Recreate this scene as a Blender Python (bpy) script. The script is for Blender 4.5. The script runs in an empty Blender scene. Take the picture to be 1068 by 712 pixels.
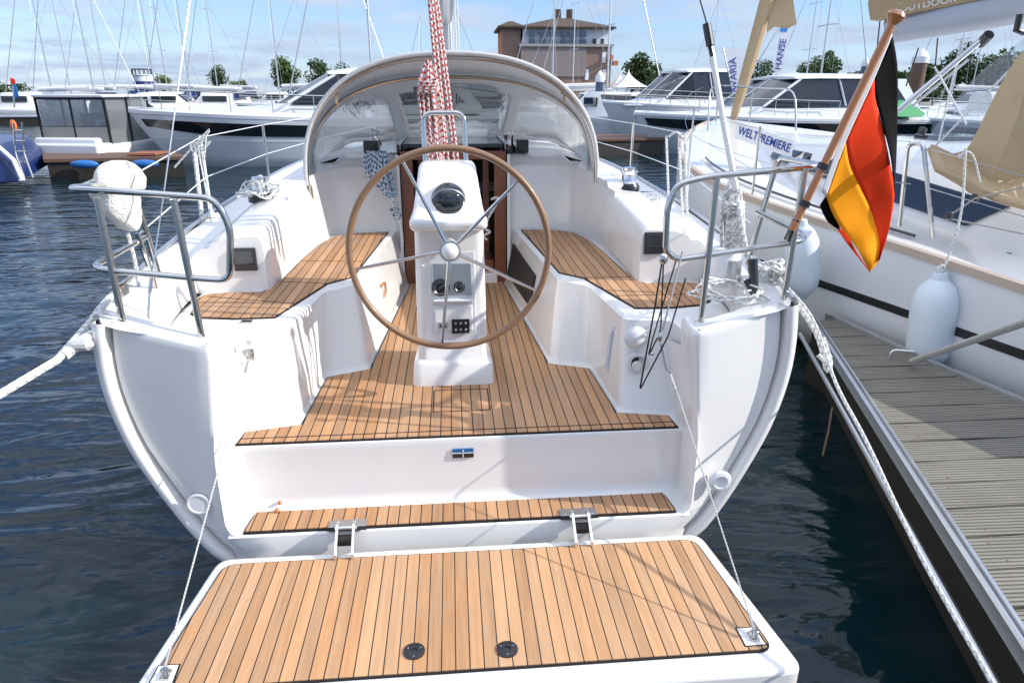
import bpy, bmesh, math, random
from mathutils import Vector, Matrix, noise
R = math.radians; PI = math.pi
random.seed(7)
S = bpy.context.scene
COL = S.collection

# ------------------------------------------------------------------ camera
FPX = 712.0; PITCH = R(20.0); YAW = R(4.9); CAM = Vector((-0.012, 0, 1.75))
cd = bpy.data.cameras.new('camera'); cam = bpy.data.objects.new('camera', cd); COL.objects.link(cam)
cd.sensor_width = 36; cd.lens = 36 * FPX / 1068; cd.clip_end = 6000; cd.clip_start = 0.05
cam.location = CAM; cam.rotation_euler = (R(90) - PITCH, 0, -YAW)
S.camera = cam
def ray(px, py):
    u = (px - 534) / FPX; v = (356 - py) / FPX
    c, s = math.cos(PITCH), math.sin(PITCH)
    y1 = c + s * v; z = -s + c * v
    c, s = math.cos(YAW), math.sin(YAW)
    return Vector((c * u + s * y1, -s * u + c * y1, z))
def at(px, py, Y):            # point of the place at forward distance Y
    d = ray(px, py); return CAM + d * ((Y - CAM.y) / d.y)
def atz(px, py, z):
    d = ray(px, py); return CAM + d * ((z - CAM.z) / d.z)
WL = -0.33                    # water level

# ------------------------------------------------------------------ materials
def new_mat(name):
    m = bpy.data.materials.new(name); m.use_nodes = True
    nt = m.node_tree; b = nt.nodes['Principled BSDF']
    return m, nt, b
def N(nt, t, **k):
    n = nt.nodes.new(t)
    for a, v in k.items():
        if a.startswith('i_'):
            key = a[2:]; key = int(key) if key.isdigit() else key.replace('_', ' ')
            n.inputs[key].default_value = v
        else: setattr(n, a, v)
    return n
def mth(nt, op, a, b=None, c=None):
    n = nt.nodes.new('ShaderNodeMath'); n.operation = op
    for i, v in enumerate((a, b, c)):
        if v is None: continue
        if isinstance(v, (int, float)): n.inputs[i].default_value = v
        else: nt.links.new(v, n.inputs[i])
    return n.outputs[0]
def mixc(nt, f, a, b):
    n = nt.nodes.new('ShaderNodeMix'); n.data_type = 'RGBA'
    for i, v in ((0, f), (6, a), (7, b)):
        if isinstance(v, (int, float)): n.inputs[i].default_value = v
        elif isinstance(v, tuple): n.inputs[i].default_value = v if len(v) == 4 else (*v, 1)
        else: nt.links.new(v, n.inputs[i])
    return n.outputs[2]
def simple(name, col, rough=.5, metal=0, var=.08, scale=6, bump=0, bscale=60, coat=0, spec=.5, aniso=None):
    m, nt, b = new_mat(name)
    tc = N(nt, 'ShaderNodeTexCoord')
    nz = N(nt, 'ShaderNodeTexNoise', i_Scale=scale, i_Detail=5.0, i_Roughness=.6)
    nt.links.new(tc.outputs['Object'], nz.inputs['Vector'])
    f = nz.outputs[0]
    lo = tuple(c * (1 - var) for c in col); hi = tuple(min(1, c * (1 + var)) for c in col)
    nt.links.new(mixc(nt, f, lo, hi), b.inputs['Base Color'])
    r = mth(nt, 'MULTIPLY_ADD', f, .12, rough - .06)
    nt.links.new(r, b.inputs['Roughness'])
    b.inputs['Metallic'].default_value = metal
    b.inputs['Specular IOR Level'].default_value = spec
    if coat: b.inputs['Coat Weight'].default_value = coat; b.inputs['Coat Roughness'].default_value = .05
    if bump:
        n2 = N(nt, 'ShaderNodeTexNoise', i_Scale=bscale, i_Detail=3.0)
        nt.links.new(tc.outputs['Object'], n2.inputs['Vector'])
        bp = N(nt, 'ShaderNodeBump', i_Strength=bump, i_Distance=.01)
        nt.links.new(n2.outputs[0], bp.inputs['Height']); nt.links.new(bp.outputs[0], b.inputs['Normal'])
    return m
M = {}
M['gel'] = simple('gelcoat_white', (.77, .755, .73), .2, var=.045, scale=3.5, coat=.4)
M['gel2'] = simple('gelcoat_cream', (.68, .69, .70), .28, var=.03, scale=2.5, coat=.2)
M['nonskid'] = simple('nonskid_white', (.74, .745, .75), .6, var=.03, bump=.35, bscale=260)
M['steel'] = simple('stainless_steel', (.56, .55, .52), .12, metal=1, var=.08, scale=25)
M['alu'] = simple('aluminium', (.6, .61, .62), .34, metal=.9, var=.1, scale=12)
M['rubber'] = simple('black_caulking', (.018, .018, .02), .7, spec=.2)
M['black'] = simple('black_plastic', (.012, .012, .014), .3, coat=.3)
M['dglass'] = simple('dark_glass', (.01, .014, .02), .05, spec=.8)
M['canvas'] = simple('pale_canvas', (.74, .735, .73), .8, var=.06, scale=9, bump=.3, bscale=400)
def translucent(m, col, f):
    nt = m.node_tree; b = nt.nodes['Principled BSDF']; t = N(nt, 'ShaderNodeBsdfTranslucent'); t.inputs[0].default_value = (*col, 1); x = N(nt, 'ShaderNodeMixShader'); x.inputs[0].default_value = f
    nt.links.new(b.outputs[0], x.inputs[1]); nt.links.new(t.outputs[0], x.inputs[2]); nt.links.new(x.outputs[0], nt.nodes['Material Output'].inputs[0])
translucent(M['canvas'], (.74, .755, .78), .3)
M['beige'] = simple('beige_canvas', (.46, .34, .2), .85, var=.1, scale=7, bump=.3, bscale=300)
M['fluff'] = simple('cream_fleece', (.78, .74, .66), .95, var=.08, scale=30, bump=.9, bscale=110)
M['fender'] = simple('pale_vinyl_fender', (.62, .70, .76), .42, var=.05, scale=5)
M['mahog'] = simple('mahogany', (.19, .06, .022), .3, var=.35, scale=9, coat=.4)
M['varnish'] = simple('varnished_wood', (.42, .16, .045), .25, var=.3, scale=14, coat=.7)
M['wheelwood'] = simple('wheel_wood', (.23, .13, .068), .4, var=.18, scale=18, coat=.2)
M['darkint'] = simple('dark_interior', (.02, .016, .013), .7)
M['ropew'] = None
M['red'] = simple('flag_red', (.80, .05, .012), .75, var=.05, spec=.08)
M['gold'] = simple('flag_gold', (.88, .32, .01), .75, var=.05, spec=.08)
M['fblack'] = simple('flag_black', (.005, .005, .006), .8, var=.05, spec=.08)
M['fwhite'] = simple('flag_white', (.75, .75, .74), .8)
M['navy'] = simple('navy_paint', (.012, .03, .12), .3)
M['blue'] = simple('blue_fabric', (.02, .14, .42), .6)
M['brick'] = None
M['roof'] = simple('brown_roof_tile', (.075, .05, .035), .85, var=.3, scale=1.5)
M['render'] = simple('pale_render', (.86, .88, .92), .8)
M['bluegrey'] = simple('blue_grey_window', (.05, .08, .13), .1)
M['trunk'] = simple('bark', (.09, .07, .05), .9, var=.3)
M['piling'] = simple('brown_piling', (.12, .07, .05), .8, var=.3)
M['orange'] = simple('orange_plastic', (.8, .15, .02), .5)
M['darkwood'] = simple('dark_wet_timber', (.03, .024, .018), .6, var=.4, scale=5)
M['redwood'] = simple('red_brown_deck', (.28, .10, .05), .7, var=.2)
M['greent'] = simple('green_tarpaulin', (.03, .25, .08), .6)
M['banner'] = simple('banner_cloth', (.7, .72, .76), .8)
M['ink'] = simple('blue_ink', (.01, .05, .3), .6)
M['grime'] = simple('greyed_rope', (.35, .34, .31), .9, var=.25, scale=40)
M['concrete'] = simple('quay_concrete', (.3, .29, .27), .9, var=.2, scale=.5)
M['hullw'] = simple('far_hull_white', (.66, .68, .70), .3, var=.04, coat=.2)
M['hullb'] = simple('far_hull_bluegrey', (.40, .47, .52), .25, var=.04, coat=.3)
M['hullm2'] = simple('hull_pale_grey', (.56, .60, .64), .22, var=.04, coat=.3)
M['mirror'] = simple('polished_steel', (.8, .8, .8), .1, metal=1)
M['greenglass'] = simple('green_bottle', (.02, .2, .06), .1)
M['label'] = simple('badge_blue', (.01, .12, .3), .3)

def teak(name, pitch, off, base=(.48, .285, .155), axis='X', lw=.085):
    m, nt, b = new_mat(name)
    tc = N(nt, 'ShaderNodeTexCoord'); sp = N(nt, 'ShaderNodeSeparateXYZ')
    nt.links.new(tc.outputs['Object'], sp.inputs[0])
    x = mth(nt, 'ADD', sp.outputs[axis], off)
    q = mth(nt, 'DIVIDE', x, pitch)
    idx = mth(nt, 'FLOOR', q); fr = mth(nt, 'FRACT', q)
    wn = N(nt, 'ShaderNodeTexWhiteNoise', noise_dimensions='1D'); nt.links.new(idx, wn.inputs['W'])
    # grain
    mp = N(nt, 'ShaderNodeMapping'); mp.inputs['Scale'].default_value = (60, 3.0, 60) if axis == 'X' else (3, 60, 60)
    cb = N(nt, 'ShaderNodeCombineXYZ'); nt.links.new(mth(nt, 'MULTIPLY', idx, 1.37), cb.inputs['Z'])
    va = N(nt, 'ShaderNodeVectorMath', operation='ADD'); nt.links.new(tc.outputs['Object'], va.inputs[0]); nt.links.new(cb.outputs[0], va.inputs[1])
    nt.links.new(va.outputs[0], mp.inputs[0])
    g = N(nt, 'ShaderNodeTexNoise', i_Scale=1.0, i_Detail=6.0, i_Roughness=.65); nt.links.new(mp.outputs[0], g.inputs['Vector'])
    big = N(nt, 'ShaderNodeTexNoise', i_Scale=3.0, i_Detail=3.0); nt.links.new(tc.outputs['Object'], big.inputs['Vector'])
    v = mth(nt, 'ADD', mth(nt, 'MULTIPLY', wn.outputs[0], .34), mth(nt, 'MULTIPLY', g.outputs[0], .75))
    v = mth(nt, 'ADD', v, mth(nt, 'MULTIPLY', big.outputs[0], .25))
    v = mth(nt, 'ADD', v, .35)
    hue = N(nt, 'ShaderNodeTexWhiteNoise', noise_dimensions='1D'); nt.links.new(mth(nt, 'ADD', idx, 31.7), hue.inputs['W'])
    c0 = mixc(nt, hue.outputs[0], base, (base[0] * 1.0, base[1] * .88, base[2] * .74))
    vm = N(nt, 'ShaderNodeVectorMath', operation='SCALE'); nt.links.new(c0, vm.inputs[0]); nt.links.new(v, vm.inputs['Scale'])
    st = N(nt, 'ShaderNodeTexNoise', i_Scale=1.7, i_Detail=6.0, i_Roughness=.7); nt.links.new(tc.outputs['Object'], st.inputs['Vector'])
    sm_ = N(nt, 'ShaderNodeMapRange'); sm_.inputs['From Min'].default_value = .5; sm_.inputs['From Max'].default_value = .72; nt.links.new(st.outputs[0], sm_.inputs[0])
    grey = mixc(nt, mth(nt, 'MULTIPLY', sm_.outputs[0], .35), vm.outputs[0], (.34, .27, .21))
    line = mth(nt, 'LESS_THAN', mth(nt, 'ABSOLUTE', mth(nt, 'SUBTRACT', fr, .5)), .5 - lw / 2)
    col = mixc(nt, line, (.02, .018, .017), grey)
    nt.links.new(col, b.inputs['Base Color'])
    b.inputs['Roughness'].default_value = .62; b.inputs['Specular IOR Level'].default_value = .3
    bp = N(nt, 'ShaderNodeBump', i_Strength=.35, i_Distance=.004)
    h = mth(nt, 'ADD', mth(nt, 'MULTIPLY', g.outputs[0], .3), line)
    nt.links.new(h, bp.inputs['Height']); nt.links.new(bp.outputs[0], b.inputs['Normal'])
    return m
M['teak'] = teak('teak_platform', .0465, 0)
M['teak2'] = teak('teak_deck', .0465, 0, base=(.43, .25, .135), lw=.1)

def rope_mat(name, c1, c2, freq, ratio=.5):
    m, nt, b = new_mat(name)
    uv = N(nt, 'ShaderNodeUVMap'); sp = N(nt, 'ShaderNodeSeparateXYZ'); nt.links.new(uv.outputs[0], sp.inputs[0])
    a = mth(nt, 'FRACT', mth(nt, 'ADD', mth(nt, 'MULTIPLY', sp.outputs[0], freq), sp.outputs[1]))
    a2 = mth(nt, 'FRACT', mth(nt, 'ADD', mth(nt, 'SUBTRACT', mth(nt, 'MULTIPLY', sp.outputs[0], freq * .83), mth(nt, 'MULTIPLY', sp.outputs[1], 2)), 5.0))
    f = mth(nt, 'MULTIPLY', mth(nt, 'LESS_THAN', a, ratio), mth(nt, 'LESS_THAN', a2, .72))
    t = mth(nt, 'ABSOLUTE', mth(nt, 'SUBTRACT', mth(nt, 'FRACT', mth(nt, 'ADD', mth(nt, 'MULTIPLY', sp.outputs[0], freq * 3), mth(nt, 'MULTIPLY', sp.outputs[1], 3))), .5))
    nt.links.new(mixc(nt, f, c1, c2), b.inputs['Base Color'])
    b.inputs['Roughness'].default_value = .9
    bp = N(nt, 'ShaderNodeBump', i_Strength=.6, i_Distance=.002); nt.links.new(t, bp.inputs['Height']); nt.links.new(bp.outputs[0], b.inputs['Normal'])
    return m
M['ropew'] = rope_mat('white_rope', (.42, .42, .40), (.74, .74, .72), 34, .8)
M['roper'] = rope_mat('red_white_rope', (.62, .57, .55), (.44, .06, .045), 36, .58)
M['ropeb'] = rope_mat('blue_white_rope', (.60, .64, .66), (.05, .15, .25), 26, .62)
M['wire'] = rope_mat('steel_wire', (.55, .55, .54), (.3, .3, .3), 80)

def leaf_mat(name, c):
    m, nt, b = new_mat(name)
    tc = N(nt, 'ShaderNodeTexCoord')
    nz = N(nt, 'ShaderNodeTexNoise', i_Scale=.9, i_Detail=4.0); nt.links.new(tc.outputs['Object'], nz.inputs['Vector'])
    oi = N(nt, 'ShaderNodeNewGeometry')
    f = mth(nt, 'MULTIPLY_ADD', oi.outputs['Random Per Island'], .6, mth(nt, 'MULTIPLY', nz.outputs[0], .5))
    nt.links.new(mixc(nt, f, tuple(x * .45 for x in c), tuple(min(1, x * 1.7) for x in c)), b.inputs['Base Color'])
    b.inputs['Roughness'].default_value = .6
    b.inputs['Subsurface Weight'].default_value = 0
    return m
M['leaf'] = leaf_mat('leaf_green', (.055, .10, .02))
M['leaf2'] = leaf_mat('leaf_dark_green', (.03, .065, .018))
M['leaf3'] = leaf_mat('leaf_light_green', (.09, .13, .03))

def vinyl():
    m, nt, b = new_mat('clear_vinyl')
    out = nt.nodes['Material Output']
    tr = N(nt, 'ShaderNodeBsdfTransparent'); tr.inputs[0].default_value = (.88, .91, .93, 1)
    gl = N(nt, 'ShaderNodeBsdfGlossy', i_Roughness=.08)
    fr = N(nt, 'ShaderNodeFresnel', i_IOR=1.6)
    tc = N(nt, 'ShaderNodeTexCoord'); mp = N(nt, 'ShaderNodeMapping'); mp.inputs['Scale'].default_value = (5, 2.0, 1.6); mp.inputs['Rotation'].default_value = (.2, .5, .3)
    nz = N(nt, 'ShaderNodeTexNoise', i_Scale=2.6, i_Detail=3.0, i_Distortion=1.8); nt.links.new(tc.outputs['Object'], mp.inputs[0]); nt.links.new(mp.outputs[0], nz.inputs['Vector'])
    bp = N(nt, 'ShaderNodeBump', i_Strength=.2, i_Distance=.03); nt.links.new(nz.outputs[0], bp.inputs['Height'])
    nt.links.new(bp.outputs[0], gl.inputs['Normal']); nt.links.new(bp.outputs[0], fr.inputs['Normal'])
    mx = N(nt, 'ShaderNodeMixShader')
    nt.links.new(mth(nt, 'MULTIPLY_ADD', fr.outputs[0], .8, .03), mx.inputs[0]); nt.links.new(tr.outputs[0], mx.inputs[1]); nt.links.new(gl.outputs[0], mx.inputs[2])
    df = N(nt, 'ShaderNodeBsdfDiffuse'); df.inputs[0].default_value = (.75, .76, .78, 1); m2 = N(nt, 'ShaderNodeMixShader'); m2.inputs[0].default_value = .07; nt.links.new(mx.outputs[0], m2.inputs[1]); nt.links.new(df.outputs[0], m2.inputs[2])
    nt.links.new(m2.outputs[0], out.inputs[0])
    return m
M['vinyl'] = vinyl()

def dockwood():
    m, nt, b = new_mat('grooved_grey_timber')
    tc = N(nt, 'ShaderNodeTexCoord'); sp = N(nt, 'ShaderNodeSeparateXYZ'); nt.links.new(tc.outputs['Object'], sp.inputs[0])
    y = mth(nt, 'ADD', sp.outputs['Y'], mth(nt, 'MULTIPLY', sp.outputs['X'], .03))
    fr = mth(nt, 'FRACT', mth(nt, 'DIVIDE', y, .0195))
    groove = mth(nt, 'ABSOLUTE', mth(nt, 'SUBTRACT', fr, .5))
    mp = N(nt, 'ShaderNodeMapping'); mp.inputs['Scale'].default_value = (2.5, 40, 10); nt.links.new(tc.outputs['Object'], mp.inputs[0])
    g = N(nt, 'ShaderNodeTexNoise', i_Scale=1.0, i_Detail=6.0); nt.links.new(mp.outputs[0], g.inputs['Vector'])
    big = N(nt, 'ShaderNodeTexNoise', i_Scale=2.2, i_Detail=4.0); nt.links.new(tc.outputs['Object'], big.inputs['Vector'])
    v = mth(nt, 'ADD', mth(nt, 'MULTIPLY', g.outputs[0], .6), mth(nt, 'MULTIPLY', big.outputs[0], .5))
    c = mixc(nt, v, (.07, .064, .052), (.31, .285, .235))
    gm = mth(nt, 'SMOOTH_MIN', mth(nt, 'MULTIPLY', groove, 4.0), 1.0, .2)
    vm = N(nt, 'ShaderNodeVectorMath', operation='SCALE'); nt.links.new(c, vm.inputs[0])
    nt.links.new(mth(nt, 'MULTIPLY_ADD', gm, .7, .3), vm.inputs['Scale'])
    nt.links.new(vm.outputs[0], b.inputs['Base Color']); b.inputs['Roughness'].default_value = .85
    bp = N(nt, 'ShaderNodeBump', i_Strength=.8, i_Distance=.006); nt.links.new(gm, bp.inputs['Height']); nt.links.new(bp.outputs[0], b.inputs['Normal'])
    return m
M['dock'] = dockwood()

def brickmat():
    m, nt, b = new_mat('red_brick')
    tc = N(nt, 'ShaderNodeTexCoord')
    br = N(nt, 'ShaderNodeTexBrick', i_Scale=6.0); br.inputs['Color1'].default_value = (.58, .16, .07, 1); br.inputs['Color2'].default_value = (.47, .12, .05, 1); br.inputs['Mortar'].default_value = (.28, .18, .14, 1)
    nt.links.new(tc.outputs['Object'], br.inputs['Vector']); nt.links.new(br.outputs[0], b.inputs['Base Color']); b.inputs['Roughness'].default_value = .85
    return m
M['brick'] = brickmat()

def water():
    m, nt, b = new_mat('harbour_water')
    tc = N(nt, 'ShaderNodeTexCoord'); 
    b.inputs['Base Color'].default_value = (.003, .016, .021, 1); b.inputs['Roughness'].default_value = .04; b.inputs['IOR'].default_value = 1.4; b.inputs['Subsurface Weight'].default_value = 1.0; b.inputs['Subsurface Radius'].default_value = (.25, .6, .8); b.inputs['Subsurface Scale'].default_value = .9
    hs = []
    for sc, st, dist, rot in ((.7, (.6, 1.4, 1), 1.4, .3), (2.2, (.6, 1.5, 1), 1.0, .2), (6.5, (.7, 1.5, 1), .5, -.2)):
        mp = N(nt, 'ShaderNodeMapping'); mp.inputs['Scale'].default_value = st; mp.inputs['Rotation'].default_value = (0, 0, rot)
        nt.links.new(tc.outputs['Object'], mp.inputs[0])
        n = N(nt, 'ShaderNodeTexNoise', i_Scale=sc, i_Detail=2.5, i_Roughness=.5, i_Distortion=dist); nt.links.new(mp.outputs[0], n.inputs['Vector'])
        hs.append(n.outputs[0])
    h = mth(nt, 'ADD', mth(nt, 'MULTIPLY', hs[0], 1.0), mth(nt, 'MULTIPLY', hs[1], .30))
    h = mth(nt, 'ADD', h, mth(nt, 'MULTIPLY', hs[2], .055))
    bp = N(nt, 'ShaderNodeBump', i_Strength=1.0, i_Distance=.10); nt.links.new(h, bp.inputs['Height']); nt.links.new(bp.outputs[0], b.inputs['Normal'])
    return m
M['water'] = water()

# ------------------------------------------------------------------ mesh builder
TR = random.Random(99)
class MB:
    def __init__(s): s.v = []; s.f = []; s.mi = []; s.uv = {}; s.cur = 0
    def add(s, vs, fs):
        o = len(s.v); s.v += [tuple(v) for v in vs]
        for f in fs: s.f.append([o + i for i in f]); s.mi.append(s.cur)
        return o
    def box(s, c, d, rz=0, rx=0, ry=0):
        m = Matrix.Translation(c) @ Matrix.Rotation(rz, 4, 'Z') @ Matrix.Rotation(ry, 4, 'Y') @ Matrix.Rotation(rx, 4, 'X')
        vs = [m @ Vector((sx * d[0] / 2, sy * d[1] / 2, sz * d[2] / 2)) for sz in (-1, 1) for sy in (-1, 1) for sx in (-1, 1)]
        s.add(vs, [(0, 2, 3, 1), (4, 5, 7, 6), (0, 1, 5, 4), (2, 6, 7, 3), (0, 4, 6, 2), (1, 3, 7, 5)]); return s
    def loft(s, rings, closed=True, cap=(True, True)):
        n = len(rings[0]); vs = [p for r in rings for p in r]; fs = []
        for i in range(len(rings) - 1):
            for j in range(n if closed else n - 1):
                k = (j + 1) % n; fs.append((i * n + j, i * n + k, (i + 1) * n + k, (i + 1) * n + j))
        if cap[0]: fs.append(tuple(range(n))[::-1])
        if cap[1]: fs.append(tuple((len(rings) - 1) * n + j for j in range(n)))
        s.add(vs, fs); return s
    def prism(s, poly, z0, z1):
        s.loft([[(x, y, z0) for x, y in poly], [(x, y, z1) for x, y in poly]]); return s
    def lathe(s, c, prof, seg=20, axis='Z', rot=None):
        rings = []
        for r, h in prof:
            ring = []
            for k in range(seg):
                a = 2 * PI * k / seg; p = Vector((r * math.cos(a), r * math.sin(a), h))
                if axis == 'Y': p = Vector((p.x, p.z, p.y))
                if axis == 'X': p = Vector((p.z, p.y, -p.x))
                if rot: p = rot @ p
                ring.append(Vector(c) + p)
            rings.append(ring)
        s.loft(rings); return s
    def tube(s, pts, r, seg=8, closed=False, taper=None, twist=0):
        P = [Vector(p) for p in pts]; n = len(P); rings = []
        T = []
        for i in range(n):
            if closed: t = P[(i + 1) % n] - P[i - 1]
            else: t = P[min(i + 1, n - 1)] - P[max(i - 1, 0)]
            T.append(t.normalized() if t.length > 1e-9 else Vector((0, 0, 1)))
        up = Vector((0, 0, 1)) if abs(T[0].z) < .9 else Vector((1, 0, 0))
        u = T[0].cross(up).normalized(); L = TR.random(); Ls = []
        for i in range(n):
            u = (u - T[i] * u.dot(T[i])).normalized(); w = T[i].cross(u)
            rr = r if taper is None else r + (taper - r) * i / (n - 1)
            if i: L += (P[i] - P[i - 1]).length
            Ls.append(L)
            rings.append([P[i] + (u * math.cos(2 * PI * k / seg) + w * math.sin(2 * PI * k / seg)) * rr for k in range(seg)])
        o = len(s.v); f0 = len(s.f)
        s.add([p for rg in rings for p in rg], [])
        m = n if closed else n - 1
        for i in range(m):
            for j in range(seg):
                k = (j + 1) % seg; i2 = (i + 1) % n
                s.f.append([o + i * seg + j, o + i * seg + k, o + i2 * seg + k, o + i2 * seg + j]); s.mi.append(s.cur)
                l1 = Ls[i]; l2 = Ls[i2] if i2 else L + (P[0] - P[-1]).length
                s.uv[len(s.f) - 1] = [(l1, j / seg), (l1, (j + 1) / seg), (l2, (j + 1) / seg), (l2, j / seg)]
        if not closed:
            s.f.append([o + j for j in range(seg)][::-1]); s.mi.append(s.cur)
            s.f.append([o + (n - 1) * seg + j for j in range(seg)]); s.mi.append(s.cur)
        return s
    def sphere(s, c, r, sz=(1, 1, 1), seg=14, rings=8, lo=-90, rot=None):
        prof = [(max(.0001, r * math.cos(R(lo + (90 - lo) * i / rings))), r * math.sin(R(lo + (90 - lo) * i / rings))) for i in range(rings + 1)]
        rr = []
        for a, h in prof:
            ring = []
            for k in range(seg):
                t = 2 * PI * k / seg; p = Vector((a * math.cos(t) * sz[0], a * math.sin(t) * sz[1], h * sz[2]))
                if rot: p = rot @ p
                ring.append(Vector(c) + p)
            rr.append(ring)
        s.loft(rr); return s
    def build(s, name, mats, parent=None, smooth=35, bevel=0, bseg=3, label=None, recalc=True):
        if not isinstance(mats, (list, tuple)): mats = [mats]
        off = ORIG.get(parent.name, Vector((0, 0, 0))) if parent else Vector((0, 0, 0))
        me = bpy.data.meshes.new(name)
        me.from_pydata([tuple(Vector(v) - off) for v in s.v], [], s.f)
        for m in mats: me.materials.append(M[m] if isinstance(m, str) else m)
        for p, i in zip(me.polygons, s.mi): p.material_index = i
        if s.uv:
            ul = me.uv_layers.new(name='UVMap')
            for fi, uvs in s.uv.items():
                p = me.polygons[fi]
                for li, q in zip(p.loop_indices, uvs): ul.data[li].uv = q
        if recalc:
            bm = bmesh.new(); bm.from_mesh(me); bmesh.ops.recalc_face_normals(bm, faces=bm.faces)
            bm.to_mesh(me); bm.free()
        me.update()
        if smooth: me.shade_smooth(); me.set_sharp_from_angle(angle=R(smooth))
        o = bpy.data.objects.new(name, me); COL.objects.link(o)
        if parent:
            o.parent = parent; ORIG[o.name] = off
        if bevel:
            b = o.modifiers.new('bevel', 'BEVEL'); b.width = bevel; b.segments = bseg; b.limit_method = 'ANGLE'; b.angle_limit = R(30)
            b.use_clamp_overlap = True
            if smooth: b.harden_normals = False
        if label: o['label'] = label
        return o
ORIG = {}
def tag(o, label, cat, group=None, kind=None):
    if label: o['label'] = label
    if cat: o['category'] = cat
    if group: o['group'] = group
    if kind: o['kind'] = kind
    return o
def thing(name, label, cat, loc=(0, 0, 0), rz=0, group=None, shift=True):
    o = bpy.data.objects.new(name, None); COL.objects.link(o); o.empty_display_size = .2
    o.location = loc; o.rotation_euler = (0, 0, rz)
    ORIG[o.name] = Vector(loc) if shift else Vector((0, 0, 0))   # shift: children meshes are written in world coordinates
    return tag(o, label, cat, group)
def copy_tree(o, parent=None):
    c = o.copy(); COL.objects.link(c)
    if parent: c.parent = parent
    for ch in list(o.children): copy_tree(ch, c)
    return c
def rnd(pts, r, n=4, closed=False):       # round the corners of a polyline
    P = [Vector(p) for p in pts]; out = []
    N_ = len(P)
    for i in range(N_):
        if not closed and i in (0, N_ - 1): out.append(P[i]); continue
        a = P[i - 1]; b = P[i]; c = P[(i + 1) % N_]
        rr = min(r, (a - b).length * .45, (c - b).length * .45)
        p1 = b + (a - b).normalized() * rr; p2 = b + (c - b).normalized() * rr
        for k in range(n + 1):
            t = k / n; out.append((1 - t) ** 2 * p1 + 2 * t * (1 - t) * b + t * t * p2)
    return out
def rnd2(poly, r, n=4): return [(p.x, p.y) for p in rnd([(x, y, 0) for x, y in poly], r, n, True)]
def smoothpts(pts, k=6):                  # Catmull-Rom
    P = [Vector(p) for p in pts]; out = []
    for i in range(len(P) - 1):
        a = P[max(i - 1, 0)]; b = P[i]; c = P[i + 1]; d = P[min(i + 2, len(P) - 1)]
        for j in range(k):
            t = j / k
            out.append(.5 * ((2 * b) + (c - a) * t + (2 * a - 5 * b + 4 * c - d) * t * t + (3 * b - a - 3 * c + d) * t ** 3))
    out.append(P[-1]); return out
def sag(a, b, s, n=12):
    a = Vector(a); b = Vector(b)
    return [a.lerp(b, i / n) - Vector((0, 0, s * 4 * (i / n) * (1 - i / n))) for i in range(n + 1)]
def mir(poly): return [(-x, y) for x, y in poly][::-1]
def inset(poly, d):                       # offset a simple polygon outwards by d (d<0 inwards)
    n = len(poly); A = sum(poly[i][0] * poly[(i + 1) % n][1] - poly[(i + 1) % n][0] * poly[i][1] for i in range(n)); sg = 1 if A > 0 else -1
    out = []
    for i in range(n):
        a = Vector(poly[i - 1]); b = Vector(poly[i]); c = Vector(poly[(i + 1) % n])
        e1 = (b - a); e2 = (c - b)
        if e1.length < 1e-9: e1 = e2
        if e2.length < 1e-9: e2 = e1
        n1 = Vector((e1.y, -e1.x)).normalized() * sg; n2 = Vector((e2.y, -e2.x)).normalized() * sg
        m = (n1 + n2); m = m / max(.35, m.dot(n1)) if m.length > 1e-6 else n1
        out.append((b.x + m.x * d, b.y + m.y * d))
    return out
def teakpad(name, poly, z, parent, mat='teak2', cuts=(), edge=.007, label=None):
    a = MB(); a.cur = 0; a.prism(inset(poly, edge), z - .01, z + .002)
    a.cur = 1; a.prism(poly, z - .008, z + .0055)
    a.cur = 0
    for (x0, y0, x1, y1) in cuts:
        L = math.hypot(x1 - x0, y1 - y0); a.box(((x0 + x1) / 2, (y0 + y1) / 2, z + .0055), (L, .006, .002), rz=math.atan2(y1 - y0, x1 - x0))
    return a.build(name, ['rubber', mat], parent, smooth=0, label=label)
def text_mesh(name, body, size, parent, mat, loc, rot, sx=1, extrude=.001, shear=0, align='CENTER', spacing=1):
    cu = bpy.data.curves.new(name, 'FONT'); cu.body = body; cu.size = size; cu.extrude = extrude; cu.align_x = align; cu.align_y = 'CENTER'; cu.shear = shear; cu.space_character = spacing
    cu.resolution_u = 3; cu.offset = .012 * size
    to = bpy.data.objects.new(name + '_c', cu); COL.objects.link(to)
    dg = bpy.context.evaluated_depsgraph_get(); me = bpy.data.meshes.new_from_object(to.evaluated_get(dg))
    bpy.data.objects.remove(to)
    mt = Matrix.Translation(Vector(loc) - (ORIG.get(parent.name, Vector()) if parent else Vector())) @ rot.to_4x4() @ Matrix.Diagonal((sx, 1, 1, 1))
    me.transform(mt); me.materials.clear(); me.materials.append(M[mat])
    me.name = name
    o = bpy.data.objects.new(name, me); COL.objects.link(o)
    if parent: o.parent = parent
    return o
def frame_rot(xdir, updir):
    x = Vector(xdir).normalized(); u = Vector(updir); z = x.cross(u).normalized(); y = z.cross(x)
    return Matrix((x, y, z)).transposed()

# ================================================================== THE SAILBOAT
boat = thing('sailboat', 'white sailing yacht with open stern, teak cockpit, big steering wheel and grey dodger', 'sailboat')
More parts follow.
